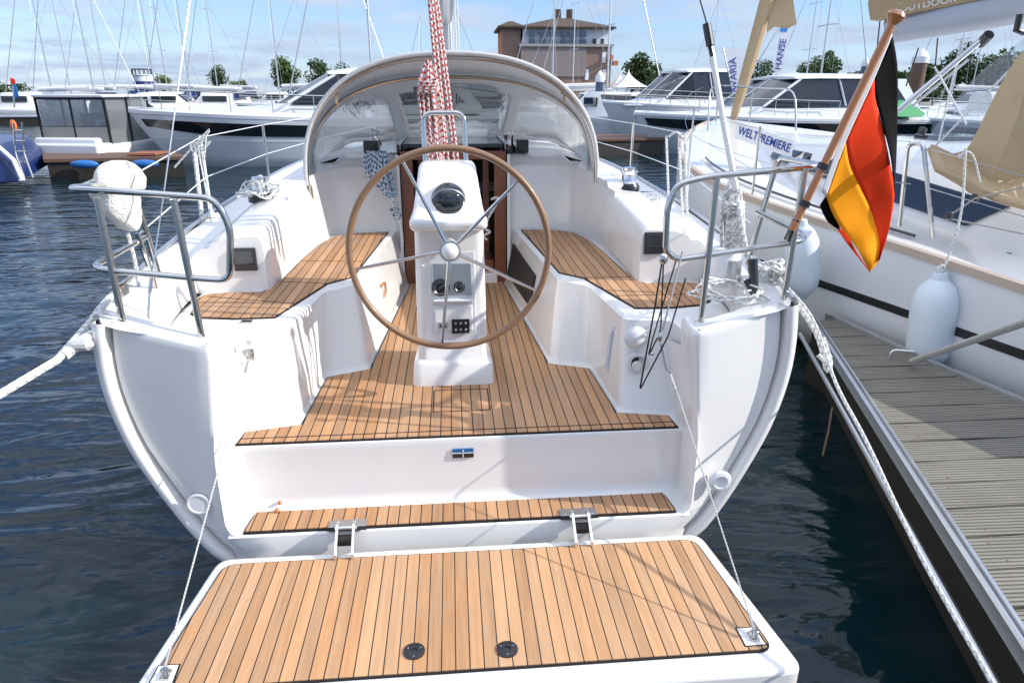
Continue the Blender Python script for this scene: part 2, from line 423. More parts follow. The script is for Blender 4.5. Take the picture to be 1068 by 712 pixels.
# ---- hull
sheer = [(2.50, 1.345, .965), (2.95, 1.44, .97), (4.0, 1.57, .985), (5.4, 1.65, 1.01), (7.4, 1.62, 1.06), (9.2, 1.25, 1.12), (10.6, .72, 1.18), (11.7, .03, 1.24)]
tr = [(1.36, .8), (1.352, .63), (1.305, .42), (1.215, .2), (1.125, .02), (1.03, -.11), (.85, -.21), (.5, -.30), (0, -.34)]
def half(y, b, z):
    t = (y - 2.5) / 9.2; k = b / 1.345
    pts = [(b, z)]
    for x, h in tr: pts.append((x * k if t < .6 else x * k * (1 - .25 * (t - .6)), h * (1 + .1 * t) - .25 * math.sin(PI * min(1, t * 1.2)) * (1 - max(0, h)) ** 2))
    return pts
sh = smoothpts([(y, b, z) for y, b, z in sheer], 4)
def outline(y, b, z):
    h = half(y, b, z); return [Vector((x, y, q)) for x, q in h] + [Vector((-x, y, q)) for x, q in h[-2::-1]]
m = MB(); m.loft([outline(*s) for s in sh], closed=False, cap=(False, False))
m.build('hull', 'gel', boat, smooth=50)
# hull rim + groove + recessed transom panels
def o2(d, y):
    o = outline(2.50, 1.345, .965); P = [(p.x, p.z) for p in smoothpts(o, 3)]
    n = len(P); out = []
    for i, p in enumerate(P):
        a = P[max(0, i - 1)]; b = P[min(n - 1, i + 1)]; t = Vector((b[0] - a[0], b[1] - a[1])).normalized()
        nn = Vector((t.y, -t.x)); out.append(Vector((p[0] + nn.x * d, y, p[1] + nn.y * d)))
    return out
sgn = 1 if o2(.05, 0)[0].x > 1.345 else -1
prof = [(0, 2.53), (.004, 2.5), (-.012, 2.475), (-.035, 2.468), (-.050, 2.474), (-.054, 2.50), (-.058, 2.535), (-.068, 2.535), (-.072, 2.505)]
m = MB(); m.loft([o2(d * sgn, y) for d, y in prof], closed=False, cap=(False, False)); m.build('hull_rim', 'gel', boat, smooth=60)
for s in (1, -1):
    m = MB()
    ob = [p for p in o2(-.068 * sgn, 0) if p.x * s > 0]
    if s < 0: ob = ob[::-1]
    ob = [p for p in ob if p.z > -.12]
    # grid from outline (outer) to the inner edge of the walk-through
    NZ = 16; NX = 8; zs = [.945, .92, .88, .82, .75, .68, .6, .52, .44, .36, .28, .21, .16, .12, .10, .08, .065, .052, .0470, .0459, .02, -.02, -.06, -.1]
    def outer(z):
        best = min(range(len(ob) - 1), key=lambda i: 0 if (ob[i].z - z) * (ob[i + 1].z - z) <= 0 else min(abs(ob[i].z - z), abs(ob[i + 1].z - z)) + .01)
        a, b = ob[best], ob[best + 1]; t = 0 if abs(a.z - b.z) < 1e-6 else max(0, min(1, (z - a.z) / (b.z - a.z))); return abs(a.x + (b.x - a.x) * t)
    grid = []
    inner = lambda z: 0.0 if z < .046 else .905 + .05 * min(1, max(0, (.9 - z) / .5)) - (.05 * (1 - math.sqrt(max(0, 1 - ((.12 - z) / .074) ** 2))) if z < .12 else 0)
    for z in zs:
        row = []
        xo = outer(z); xi = inner(z)
        for j in range(NX + 1):
            t = j / NX; x = xi + .03 + (xo - xi - .03) * t
            tq = max(0, (x - .93) / max(.05, xo - .93)); y = 2.43 + .075 * tq ** 1.1
            row.append(Vector((s * x, y, z)))
        # roll into the walk-through
        head = [Vector((s * xi, 2.47, z)), Vector((s * (xi + .004), 2.447, z)), Vector((s * (xi + .014), 2.434, z))]
        if xi == 0: head = [Vector((0, 2.43, z)), Vector((s * .004, 2.43, z)), Vector((s * .012, 2.43, z))]
        rr0 = [Vector((0, 2.43, z))] + head + row if xi == 0 else [Vector((s * (xi + .012), (2.90 if z < .8 else 2.62) if z > .05 else 2.45, z))] + head + row
        for p in rr0:
            tt = min(1, max(0, (abs(p.x) - .9) / .43)); p.z -= .088 * (1 - tt) * max(0, 1 - (.945 - z) / .6)
        grid.append(rr0)
    # top roll on to the deck
    top = []
    for k in (1, 2, 3):
        a = k / 3 * PI / 2
        top.append([Vector((p.x, p.y + .03 * (1 - math.cos(a)) if i > 3 else p.y, p.z + .02 * math.sin(a) - .0)) if i > 3 else Vector((p.x + s * .02 * (1 - math.cos(a)), p.y + .0, p.z + .02 * math.sin(a))) for i, p in enumerate(grid[0])])
    m.loft(top[::-1] + grid, closed=False, cap=(False, False))
    m.build('transom_panel', 'gel', boat, smooth=60)
    # aft deck plate behind the transom top, slope down to the helm seat
    E0 = [(.925, 2.462, .874), (1.1, 2.478, .905), (1.32, 2.51, .955), (1.43, 2.92, .966), (1.50, 3.47, .972)]
    A0 = [(.925, 2.56, .872), (1.08, 2.58, .90), (1.235, 2.66, .934), (1.30, 2.95, .952), (1.335, 3.47, .962)]
    B0 = [(.925, 2.68, .806), (1.11, 2.73, .806), (1.225, 2.86, .806), (1.272, 3.06, .806), (1.31, 3.46, .806)]
    sp_ = lambda L: smoothpts([(s * x, y, z) for x, y, z in L], 5)
    m = MB(); m.loft([sp_(E0), sp_(A0)], closed=False, cap=(False, False))
    z = .963
    m.loft([[(s * 1.32, 3.46, .961), (s * 1.50, 3.46, .972)], [(s * 1.33, 5.4, 1.0), (s * 1.64, 5.4, 1.012)]], closed=False, cap=(False, False))
    m.build('side_deck', 'nonskid', boat, smooth=40)
    m = MB(); M0 = [tuple((p + q) / 2 - (0.012 if i == 2 else 0) for i, (p, q) in enumerate(zip(a_, b_))) for a_, b_ in zip(A0, B0)]
    A1 = [(x * .99 + .004, y + .015, z_ - .012) for x, y, z_ in A0]
    m.loft([sp_(A0), sp_(A1), sp_(M0), sp_(B0)], closed=False, cap=(False, False))
    m.build('seat_surround', 'gel', boat, smooth=70)
# toe rail
for s in (1, -1):
    m = MB(); m.tube([(s * (b - .02), y, z + .014) for y, b, z in sh], .012, 6); m.build('toe_rail', 'alu', boat)
# drain fitting rings low on the transom and round locker vents
for s, px, py in ((-1, 206, 520), (1, 750, 501)):
    m = MB()
    m.lathe((s * 1.075 + .01, 2.452, .20), [(.0, .0), (.046, 0), (.048, -.003), (.044, -.006), (.038, -.006), (.036, -.003), (0, -.003)] if s < 0 else [(.0, .0), (.046, 0), (.05, -.012), (.044, -.022), (.03, -.026), (.026, -.012), (0, -.012)], 24, 'Y')
    m.build('drain_cover', 'gel2', boat)
# ---- stern step, riser, sole
m = MB(); 
prof = [(2.625, .3735), (2.61, .3735), (2.604, .371), (2.601, .364), (2.602, .34), (2.606, .12), (2.60, .085), (2.585, .064), (2.55, .055), (2.46, .052), (2.438, .050), (2.431, .047), (2.4295, .0435)]
m.loft([[(-.965, y, z) for y, z in prof], [(.965, y, z) for y, z in prof]], closed=False, cap=(False, False))
m.build('stern_step', 'gel', boat, smooth=60)
step = [(-.90, 2.448), (.90, 2.448), (.90, 2.475), (.888, 2.585), (-.888, 2.585), (-.90, 2.475)]
teakpad('step_teak', step, .058, boat)
sole = [(-.945, 2.595), (.945, 2.595), (.965, 2.72), (.72, 2.79), (.71, 3.34), (.50, 3.43), (.37, 5.25), (-.37, 5.25), (-.50, 3.43), (-.71, 3.34), (-.72, 2.79), (-.965, 2.72)]
m = MB(); m.prism([(-.97, 2.612), (.97, 2.612), (.97, 2.8), (.9, 5.3), (-.9, 5.3), (-.97, 2.8)], .30, .3715); m.build('cockpit_sole', 'gel', boat)
tk = [(-.935, 2.612), (.935, 2.612), (.925, 2.715), (.70, 2.765), (.675, 3.30), (.47, 3.39), (.34, 5.2), (-.34, 5.2), (-.47, 3.39), (-.675, 3.30), (-.70, 2.765), (-.925, 2.715)]
teakpad('sole_teak', tk, .376, boat, cuts=[(-.13, 2.84, .13, 2.84), (-.13, 3.08, .13, 3.08), (-.13, 2.84, -.13, 3.08), (.13, 2.84, .13, 3.08), (-.93, 2.65, .93, 2.65)])
# badge on the riser
m = MB(); m.box((-.0, 2.599, .298), (.09, .006, .042)); m.cur = 1; m.box((-.0, 2.598, .288), (.09, .006, .020)); m.cur = 2; m.box((.0, 2.5972, .298), (.004, .006, .036)); m.box((-.002, 2.5972, .300), (.09, .006, .003)); m.build('badge', ['label', 'black', 'gel'], boat, smooth=0)
# ---- benches (pods)
for s in (1, -1):
    bot = [(.965, 2.72), (.72, 2.78), (.70, 3.34), (.49, 3.42), (.36, 5.3), (1.3, 5.3), (1.3, 2.7), (.985, 2.68)]
    top = [(.95, 2.85), (.745, 2.87), (.685, 3.46), (.55, 3.58), (.42, 5.3), (1.3, 5.3), (1.3, 2.66), (.965, 2.64)]
    rb = lambda P, z: [Vector((s * q.x, q.y, z)) for q in rnd([(x, y, 0) for x, y in P], .05, 4, True)]
    rings = []
    for t, z in ((0, .36), (.0, .385), (.05, .40), (.95, .765), (.985, .788), (1.0, .797)):
        P = [(a[0] + (b[0] - a[0]) * t, a[1] + (b[1] - a[1]) * t) for a, b in zip(bot, top)]
        if t == 1.0: P = [(x, y) for x, y in inset(P, -.02)]
        if z == .385: P = [(x, y) for x, y in P]
        if z == .36: P = inset(P, .025)
        rings.append(rb(P, z))
    m = MB(); m.loft(rings)
    pod = m.build('bench', 'gel', boat, smooth=50)
    pad = [(.83, 3.005), (1.0, 3.0), (1.15, 3.03), (1.215, 3.09), (1.265, 3.36), (1.25, 3.41), (1.15, 3.43), (1.0, 3.425), (.96, 3.47), (.94, 3.7), (.925, 4.2), (.90, 4.6), (.85, 4.83), (.74, 4.94), (.49, 4.98), (.575, 3.70), (.69, 3.57)]
    if s < 0: pad = mir(pad)
    cuts = [(s * .78, 3.2, s * 1.23, 3.2), (s * .69, 3.56, s * .95, 3.56)] if s > 0 else [(-1.23, 3.36, -.78, 3.2), (-.94, 3.62, -.69, 3.56), (-.93, 4.1, -.56, 4.05)]
    teakpad('bench_teak', pad, .8, pod, cuts=cuts)
    # coaming
    def hgt(y): return 1.09 + .10 * min(1, max(0, (y - 3.46) / 1.2)) + .03 * max(0, y - 4.6)
    rings = []
    for y in (3.47, 3.475, 3.5, 3.6, 3.8, 4.1, 4.4, 4.7, 5.0, 5.3, 5.6):
        h = hgt(y); c = .0 if y > 3.49 else .012
        hh = h - (.012 if y < 3.49 else 0)
        rings.append([Vector((s * x, y, z)) for x, z in [(.955, .79), (.955 + c, .82), (.965, hh - .10), (.972, hh - .03), (.985, hh - .008), (1.01, hh), (1.15, hh - .012), (1.21, hh - .03), (1.235 , hh - .06), (1.27, (hh + .96) / 2), (1.30, 1.0), (1.335, .96), (1.335, .79)]])
    m = MB(); m.loft(rings, closed=True, cap=(True, True)); co = m.build('coaming', 'gel', boat, smooth=50)
    # black cockpit speaker / hatch on the aft face
    x = s * (1.06 if s < 0 else 1.035); zc = .965 if s < 0 else 1.01
    m = MB(); m.box((x, 3.462, zc), (.112, .02, .115)); m.cur = 1; m.box((x, 3.452, zc + .012), (.092, .008, .072)); m.build('locker_speaker', ['black', 'dglass'], co, smooth=0, bevel=.004)
    # cleat on the aft corner
# inner coaming curved corner into the bulkhead, cabin bulkhead
for s in (1, -1):
    m = MB(); P = [(.985, 4.2), (.957, 4.55), (.92, 4.8), (.86, 4.97), (.74, 5.06), (.6, 5.09), (.395, 5.10)]
    P = [(p.x, p.y) for p in smoothpts([(x, y, 0) for x, y in P], 4)]
    rows = []
    for z, d in ((.36, 0), (.6, 0), (.8, .0), (1.0, .012), (1.15, .03), (1.22, .05), (1.27, .09), (1.31, .16), (1.335, .26)):
        rows.append([Vector((s * (x - (0 if x > .9 else 0)), y + d * (1 if x < .9 else max(0, (y - 4.2) / .6)), (z if z < 1.1 else 1.1 + (z - 1.1) * (1 if x < .8 else max(.35, 1 - (x - .8) * 4))))) for x, y in P])
    m.loft(rows, closed=False, cap=(False, False)); m.build('bulkhead', 'gel', boat, smooth=60)
# cabin top and sides to the bow
rings = []
for y, w, h in ((5.3, .97, 1.31), (5.5, .98, 1.335), (6.0, .97, 1.355), (7.0, .9, 1.36), (8.2, .72, 1.33), (9.3, .45, 1.26), (9.9, .25, 1.19), (10.1, .1, 1.13)):
    base = 1.0 + (y - 5) * .03
    prof = [(w + .22, base - .03), (w + .16, base + .05), (w + .08, h - .1), (w, h - .045), (w - .12, h - .01), (w * .5, h + .02), (0, h + .035)]
    rings.append([Vector((x, y, z)) for x, z in prof] + [Vector((-x, y, z)) for x, z in prof[-2::-1]])
m = MB(); m.loft(rings, closed=False, cap=(False, True)); m.build('cabin_top', 'gel', boat, smooth=60)
m = MB(); m.loft([[Vector((-(b - .01), y, z)), Vector((0, y, z + .03)), Vector((b - .01, y, z))] for y, b, z in sh if y > 5.3], closed=False, cap=(False, False)); m.build('foredeck', 'nonskid', boat)
# ---- companionway
cw = thing('companionway', None, None); cw.parent = boat
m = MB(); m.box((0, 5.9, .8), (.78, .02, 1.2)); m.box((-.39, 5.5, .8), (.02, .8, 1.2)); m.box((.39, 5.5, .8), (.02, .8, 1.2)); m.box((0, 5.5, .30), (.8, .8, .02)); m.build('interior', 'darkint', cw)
m = MB()
for s in (1, -1):
    m.box((s * .345, 5.13, .84), (.10, .05, .96)); 
    m.box((s * .25, 5.45, .84), (.05, .03, .96))
m.box((0, 5.13, 1.325), (.80, .06, .06)); m.box((0, 5.3, .46), (.58, .3, .16)); m.build('door_frame', 'mahog', cw, bevel=.006)
m = MB(); m.box((0, 5.12, .41), (.62, .1, .09)); m.box((.40, 5.08, .86), (.025, .03, .95)); m.box((-.40, 5.08, .86), (.025, .03, .95)); m.build('sill', 'gel', cw, bevel=.008)
m = MB(); m.box((0, 5.55, 1.385), (.74, .8, .035)); m.build('sliding_hatch', 'dglass', cw, bevel=.01)
m = MB()
for s in (1, -1): m.box((s * .39, 5.6, 1.385), (.03, .95, .05))
m.build('hatch_rail', 'alu', cw, bevel=.005)

# instrument niche in starboard bench side & bench openings
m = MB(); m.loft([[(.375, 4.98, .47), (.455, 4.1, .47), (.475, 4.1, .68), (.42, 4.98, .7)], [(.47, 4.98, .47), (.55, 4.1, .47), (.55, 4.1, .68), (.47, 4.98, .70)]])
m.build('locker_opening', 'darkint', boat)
m = MB(); m.tube(rnd([(-.475, 4.15, .62), (-.45, 4.2, .64), (-.45, 4.2, .56), (-.475, 4.15, .54)], .02, 3), .008, 6); m.build('grab_handle', 'varnish', boat)

# ---- small fittings of the aft lockers
def knob(c, name='padeye', r=.018):
    m = MB(); m.lathe(c, [(0, 0), (r, 0), (r, -.008), (r * .5, -.012), (r * .45, -.022), (0, -.026)], 14, 'Y', rot=Matrix.Scale(1, 3)); return m
m = MB(); m.box((-.90, 2.825, .695), (.035, .012, .05)); m.tube([(-.90, 2.80, .71), (-.90, 2.785, .70), (-.90, 2.80, .675)], .006, 6); m.build('wire_anchor', 'steel', boat, bevel=.004)
m = MB(); m.lathe((-.885, 2.79, .762), [(0, -.006), (.012, -.006), (.014, .0), (0, .0)], 12, 'Y'); m.build('screw_cap', 'gel2', boat)
m = MB(); m.box((-.935, 2.95, .80), (.05, .03, .01)); m.build('latch', 'steel', boat)
# round white fittings on the starboard locker face
def disc(c, r, name, mat, d=.012, dome=False):
    m = MB(); m.lathe(c, [(0, .004), (r, .004), (r, -d * .6), (r * .93, -d), (r * .6, -d - (.012 if dome else 0)), (0, -d - (.016 if dome else 0))], 28, 'Y')
    return m.build(name, mat, boat)
disc(at(663, 352, 2.815), .052, 'shower_cover', 'gel2', .012, True); 
c = at(665, 378, 2.805); m = MB(); m.lathe(c, [(0, .01), (.048, .01), (.048, -.008), (.034, -.01), (.03, .002), (0, .002)], 28, 'Y'); m.cur = 1; m.box(c + Vector((-.012, -.004, 0)), (.028, .01, .05)); m.build('socket', ['gel2', 'black'], boat)
disc(at(664, 381, 2.795), .022, 'socket_cap', 'gel', .012)
# oval vent on the port inner wall, handle on the port pod, handle on starboard pod
m = MB(); m.lathe((-.958, 2.63, .66), [(0, 0), (.058, 0), (.058, .008), (.045, .012), (0, .012)], 28, 'X'); m.build('vent', 'alu', boat)
m = MB(); m.tube([(-.738, 3.2, .73), (-.722, 3.2, .68), (-.712, 3.15, .48), (-.72, 3.14, .45)], .009, 6); m.box((-.735, 3.2, .735), (.02, .05, .03)); m.box((-.722, 3.14, .455), (.02, .05, .03)); m.build('locker_handle', 'steel', boat)
m = MB(); m.tube([(.735, 3.0, .72), (.715, 3.0, .68), (.705, 3.0, .52), (.72, 3.0, .48)], .012, 6); m.box((.742, 3.0, .70), (.03, .05, .06)); m.build('locker_handle', 'gel2', boat)

# ---- swim platform
plat = thing('swim_platform', None, None); plat.parent = boat
o = rnd2([(-1.07, 1.625), (1.085, 1.625), (.99, 2.37), (-.99, 2.37)], .06, 6)
m = MB(); m.prism(o, -.085, -.004); m.build('platform_body', 'gel', plat, bevel=.016, smooth=40)
t = rnd2([(-1.008, 1.715), (1.008, 1.715), (.945, 2.315), (-.945, 2.315)], .045, 5)
pt = teakpad('platform_teak', t, .0, plat, mat='teak')
for s in (1, -1):
    x = s * .965
    a = MB(); a.cur = 1; a.prism([(x - .045, 1.728), (x + .035, 1.728), (x + .028, 1.815), (x - .045, 1.815)], .006, .0068)
    a.cur = 0; a.prism([(x - .04, 1.732), (x + .028, 1.732), (x + .022, 1.81), (x - .04, 1.81)], .006, .0078)
    a.build('pad_eye_recess', ['gel', 'rubber'], plat, smooth=0)
    a = MB(); a.box((x, 1.765, .012), (.028, .04, .01)); a.tube(rnd([(x - .01, 1.765, .012), (x - .01, 1.765, .04), (x + .01, 1.765, .04), (x + .01, 1.765, .012)], .01, 3), .005, 6); a.build('pad_eye', 'steel', plat)
for px, py in ((432, 679), (529, 677)):
    c = atz(px, py, .006)
    m = MB(); m.lathe(c, [(0, -.004), (.036, -.004), (.036, .004), (.030, .006), (.012, .0055), (.010, .001), (0, .001)], 24); m.cur = 1
    for k in range(3): m.lathe(c + Vector((.024 * math.cos(k * 2.1 + .5), .024 * math.sin(k * 2.1 + .5), .006)), [(0, 0), (.0028, 0), (0, .0008)], 8)
    m.build('socket', ['black', 'steel'], plat)
for s in (1, -1):
    x = s * .483 - .002
    h = thing('hinge', None, None); h.parent = boat
    m = MB(); m.box((x, 2.46, .068), (.155, .05, .006)); 
    for k in (-1, 1): m.lathe((x + k * .055, 2.445, .071), [(0, 0), (.008, 0), (.006, .003), (0, .003)], 10)
    m.build('hinge_plate', 'steel', h, bevel=.003)
    m = MB(); m.box((x, 2.425, .066), (.16, .02, .004)); m.build('gasket', 'rubber', h)
    m = MB()
    for k in (-1, 1): m.loft([[(x + k * .033 - .006, y, z) for y, z in ((2.44, .07), (2.44, .095), (2.40, .105), (2.34, .06), (2.30, .03), (2.30, .006), (2.34, .006), (2.39, .05))], [(x + k * .033 + .006, y, z) for y, z in ((2.44, .07), (2.44, .095), (2.40, .105), (2.34, .06), (2.30, .03), (2.30, .006), (2.34, .006), (2.39, .05))]])
    m.cur = 1; m.box((x, 2.385, .04), (.055, .04, .03)); m.cur = 0
    m.lathe((x - .045, 2.405, .085), [(0, 0), (.008, 0), (.008, .09), (0, .09)], 10, 'X')
    m.build('hinge_arm', ['mirror', 'black'], h, bevel=.002)
m = MB(); m.sphere((-.80, 2.575, .072), .012); m.sphere((-.79, 2.59, .10), .009); m.build('drain_plug', 'varnish', boat)

# ---- pedestal
ped = thing('pedestal', None, None); ped.parent = boat
X0 = -.034
def rr(w, y0, y1, z, r=.05): return [Vector((p.x, p.y, z)) for p in rnd([(X0 - w, y0, 0), (X0 + w, y0, 0), (X0 + w * .9, y1, 0), (X0 - w * .9, y1, 0)], r, 5, True)]
m = MB(); m.loft([rr(.207, 3.135, 3.62, .38), rr(.205, 3.137, 3.61, .40), rr(.198, 3.145, 3.6, .485), rr(.19, 3.155, 3.58, .50), rr(.174, 3.165, 3.56, .51), rr(.17, 3.16, 3.54, .8), rr(.163, 3.15, 3.5, 1.155)], cap=(True, False))
m.build('column', 'gel', ped, smooth=50)
m = MB(); m.loft([rr(.163, 3.14, 3.5, 1.15), rr(.172, 3.085, 3.5, 1.165), rr(.178, 3.06, 3.5, 1.18), rr(.178, 3.055, 3.5, 1.205), rr(.172, 3.07, 3.5, 1.222), rr(.166, 3.12, 3.49, 1.235), rr(.16, 3.15, 3.49, 1.26), rr(.138, 3.29, 3.49, 1.42), rr(.128, 3.32, 3.48, 1.438), rr(.11, 3.345, 3.46, 1.443)])
m.build('head', 'gel', ped, smooth=55)
# panel with instruments on the aft face (faces the camera, y ~3.15)
pn = MB(); 
def panel(x0, x1, z0, z1, y, w=.006):
    b = MB(); b.box(((x0 + x1) / 2, y, (z0 + z1) / 2), (x1 - x0, .012, z1 - z0)); return b
fr = panel(X0 - .10, X0 + .118, .60, 1.055, 3.157).build('panel', 'gel2', ped, bevel=.005)
panel(X0 - .085, X0 + .10, .84, 1.0, 3.1508).build('instrument_plate', 'alu', ped, bevel=.004)
b = MB(); b.loft([[(X0 - .085, 3.152, .825), (X0 + .10, 3.152, .825), (X0 + .10, 3.125, .822), (X0 - .085, 3.125, .822)], [(X0 - .085, 3.152, .80), (X0 + .10, 3.152, .80), (X0 + .10, 3.13, .812), (X0 - .085, 3.13, .812)]]); b.build('shelf', 'gel2', ped, bevel=.003)
panel(X0 - .08, X0 + .10, .665, .79, 3.1512).build('switch_plate', 'gel', ped, bevel=.004)
for px, py, r in ((459.5, 299.5, .043), (479, 299, .027)):
    c = at(px, py, 3.145)
    d = MB(); d.lathe(c, [(0, .006), (r, .006), (r, -.008), (r * .9, -.012), (r * .82, -.008), (0, -.008)], 28, 'Y')
    d.cur = 1; d.tube([c + Vector((r * .72 * math.cos(t * PI / 16), -.0088, r * .72 * math.sin(t * PI / 16))) for t in range(32)], .0009, 4, closed=True)
    d.box(c + Vector((r * .2, -.010, r * .15)), (r * .9, .001, .002), ry=-.6)
    for k in range(10):
        a = R(-120 + k * 27); d.box(c + Vector((r * .6 * math.sin(a), -.0095, r * .6 * math.cos(a))), (.002, .001, .006), ry=a)
    d.build('gauge', ['black', 'alu'], ped)
c = at(480.5, 340, 3.14)
d = MB(); d.box(c, (.085, .012, .07)); d.cur = 1
for i in (-1, 0, 1):
    for j in (-1, 1): d.lathe(c + Vector((i * .024, -.0065, j * .016)), [(0, 0), (.007, 0), (.005, -.004), (0, -.004)], 10, 'Y')
d.build('engine_panel', ['black', 'alu'], ped)
c = at(462, 339, 3.143); d = MB(); d.box(c, (.045, .01, .03)); d.cur = 1; d.box(c + Vector((0, -.006, -.003)), (.028, .006, .012)); d.build('display', ['alu', 'black'], ped)
for px, py in ((441, 277), (494, 276), (452, 377), (493, 376), (441, 377)):
    c = at(px, py, 3.15); d = MB(); d.lathe(c, [(0, 0), (.003, 0), (0, -.003)], 8, 'Y'); d.build('screw', 'alu', ped)
# compass
cc = Vector((X0 + .002, 3.20, 1.283))
d = MB(); d.sphere(cc, .082, (1, 1, 1), 28, 12, lo=-10, rot=Matrix.Rotation(R(30), 3, 'X')); cp = d.build('compass', 'dglass', ped)
d = MB(); d.lathe(cc + Vector((0, .005, -.012)), [(.075, 0), (.094, 0), (.094, .012), (.082, .018), (.075, .018)], 28, 'Z', rot=Matrix.Rotation(R(30), 3, 'X')); d.build('compass_ring', 'black', ped)
d = MB(); P = [cc + Matrix.Rotation(R(30), 3, 'X') @ Vector((.079 * math.cos(a), -.02, .079 * math.sin(a))) for a in [R(15 + 150 * k / 12) for k in range(13)]]; d.tube(P, .003, 5); d.build('compass_arc', 'alu', ped)
# small symbol sticker made of little squares
c0 = at(465, 183, 3.285); d = MB(); up = Vector((0, .66, .75)).normalized(); ax = frame_rot((1, 0, 0), up)
for i in range(3):
    for j in range(3):
        c = c0 + Vector(((i - 1) * .016, 0, 0)) + up * ((1 - j) * .017)
        p = [c + ax @ Vector((sx * .006, sy * .0055, -.0 + .0045)) for sx, sy in ((-1, -1), (1, -1), (1, 1), (-1, 1))]; q = [v - (ax @ Vector((0, 0, .006))) for v in p]
        d.loft([p, q])
d.build('symbol_sticker', 'bluegrey', ped, smooth=0)
# grab bar
P = rnd([(X0 - .105, 3.43, 1.40), (X0 - .108, 3.47, 1.66), (X0 + .088, 3.47, 1.66), (X0 + .092, 3.43, 1.40)], .05, 6)
d = MB(); d.tube(P, .0125, 12); d.build('grab_bar', 'steel', ped)

# ---- steering wheel
wh = thing('steering_wheel', None, None); wh.parent = boat
WC = Vector((X0 + .003, 2.95, 1.10)); RW = .434
tilt = Matrix.Rotation(R(-3), 3, 'X')
d = MB(); d.tube([WC + tilt @ Vector((RW * math.cos(2 * PI * k / 72), 0, RW * math.sin(2 * PI * k / 72))) for k in range(72)], .0150, 12, closed=True); d.build('rim', 'wheelwood', wh)
for px, py in ((425, 170), (537, 189), (369, 275), (560, 303), (456, 355)):
    a = math.atan2(258 - py, px - 467.5)
    d = MB(); e = WC + tilt @ Vector((math.cos(a) * (RW - .01), 0, math.sin(a) * (RW - .01))); s0 = WC + Vector((math.cos(a) * .03, .012, math.sin(a) * .03))
    d.tube([s0, e], .0085, 10, taper=.0065); d.build('spoke', 'steel', wh)
d = MB(); d.lathe(WC + Vector((0, .02, 0)), [(0, .16), (.03, .16), (.03, .02), (.042, .015), (.044, -.02), (.036, -.03), (.033, -.04), (.02, -.05), (0, -.052)], 24, 'Y'); d.build('hub', 'gel', wh)
d = MB(); d.lathe(WC + Vector((0, .02, 0)), [(.038, -.028), (.046, -.028), (.046, -.018), (.038, -.018)], 24, 'Y'); d.build('hub_ring', 'alu', wh)

# ---- pushpits
LW = .0125
def pushpit(s):
    p = thing('pushpit', None, None); p.parent = boat
    zt = 1.42 if s < 0 else 1.45; zl = 1.125 if s < 0 else 1.16
    if s < 0:
        top = [(-1.40, 3.15, 1.40), (-1.42, 2.62, 1.42), (-1.26, 2.56, 1.42), (-.86, 2.52, 1.395), (-.825, 2.52, 1.32), (-.835, 2.52, 1.10), (-.90, 2.53, 1.10), (-1.31, 2.56, 1.13), (-1.40, 2.75, 1.14), (-1.39, 3.1, 1.15)]
        top = [(-1.36, 3.16, .97), (-1.385, 3.12, 1.385), (-1.385, 2.6, 1.43), (-1.20, 2.55, 1.425), (-.85, 2.52, 1.40), (-.81, 2.52, 1.30), (-.84, 2.52, 1.10), (-.93, 2.53, 1.105), (-1.27, 2.55, 1.14), (-1.36, 2.62, 1.14), (-1.37, 3.12, 1.15)]
        legs = [((-1.235, 2.55, 1.425), (-1.262, 2.555, .96)), ((-.995, 2.535, 1.41), (-.98, 2.53, .96))]
        legs = [(at(101, 206, 2.55), at(130, 345, 2.55)), (at(181, 208, 2.53), at(211, 354, 2.53))]
    else:
        top = [at(775, 290, 3.15), at(812, 164, 3.15), at(858, 173, 2.6), at(740, 184, 2.55), at(706, 192, 2.55), at(696, 215, 2.55), at(694, 262, 2.55), at(706, 271, 2.55), at(838, 251, 2.6), at(838, 244, 2.75), at(790, 221, 3.12)]
        legs = [(at(748, 184, 2.55), at(731, 336, 2.55)), (at(840, 175, 2.58), at(816, 321, 2.58))]
    P = rnd(top, .07, 5)
    d = MB(); d.tube(P, LW, 12); d.build('rail', 'steel', p)
    for a, b in legs:
        a = Vector(a); b = Vector(b); d = MB(); d.tube([a, b], LW, 12); d.build('post', 'steel', p)
        d = MB(); d.lathe((b.x, b.y, b.z - .006), [(0, 0), (.026, 0), (.026, .005), (.015, .012), (0, .012)], 16); d.build('post_foot', 'steel', p)
    return p
pushpit(-1); pushpit(1)

# ---- stanchions and lifelines
for s in (1, -1):
    for y, b in ((4.55, 1.56), (6.3, 1.62), (8.2, 1.46)):
        st = MB(); st.tube([(s * b, y, 1.0), (s * b, y, 1.50)], .011, 8); st.lathe((s * b, y, 1.0), [(0, 0), (.03, 0), (.02, .03), (0, .03)], 10); st.build('stanchion', 'gel2' if y < 5 else 'steel', boat)
    for zz in (1.49, 1.25):
        l = MB(); l.tube([(s * 1.39, 3.12, zz - .08), (s * 1.56, 4.55, zz), (s * 1.62, 6.3, zz), (s * 1.46, 8.2, zz + .02), (s * .3, 11.3, zz + .2)], .0035, 5); l.build('lifeline', 'gel2', boat)
    pp = MB(); pp.tube(rnd([(s * .72, 10.3, 1.2), (s * .75, 10.3, 1.75), (0, 11.9, 1.85)], .1), .013, 8); pp.build('pulpit', 'steel', boat)
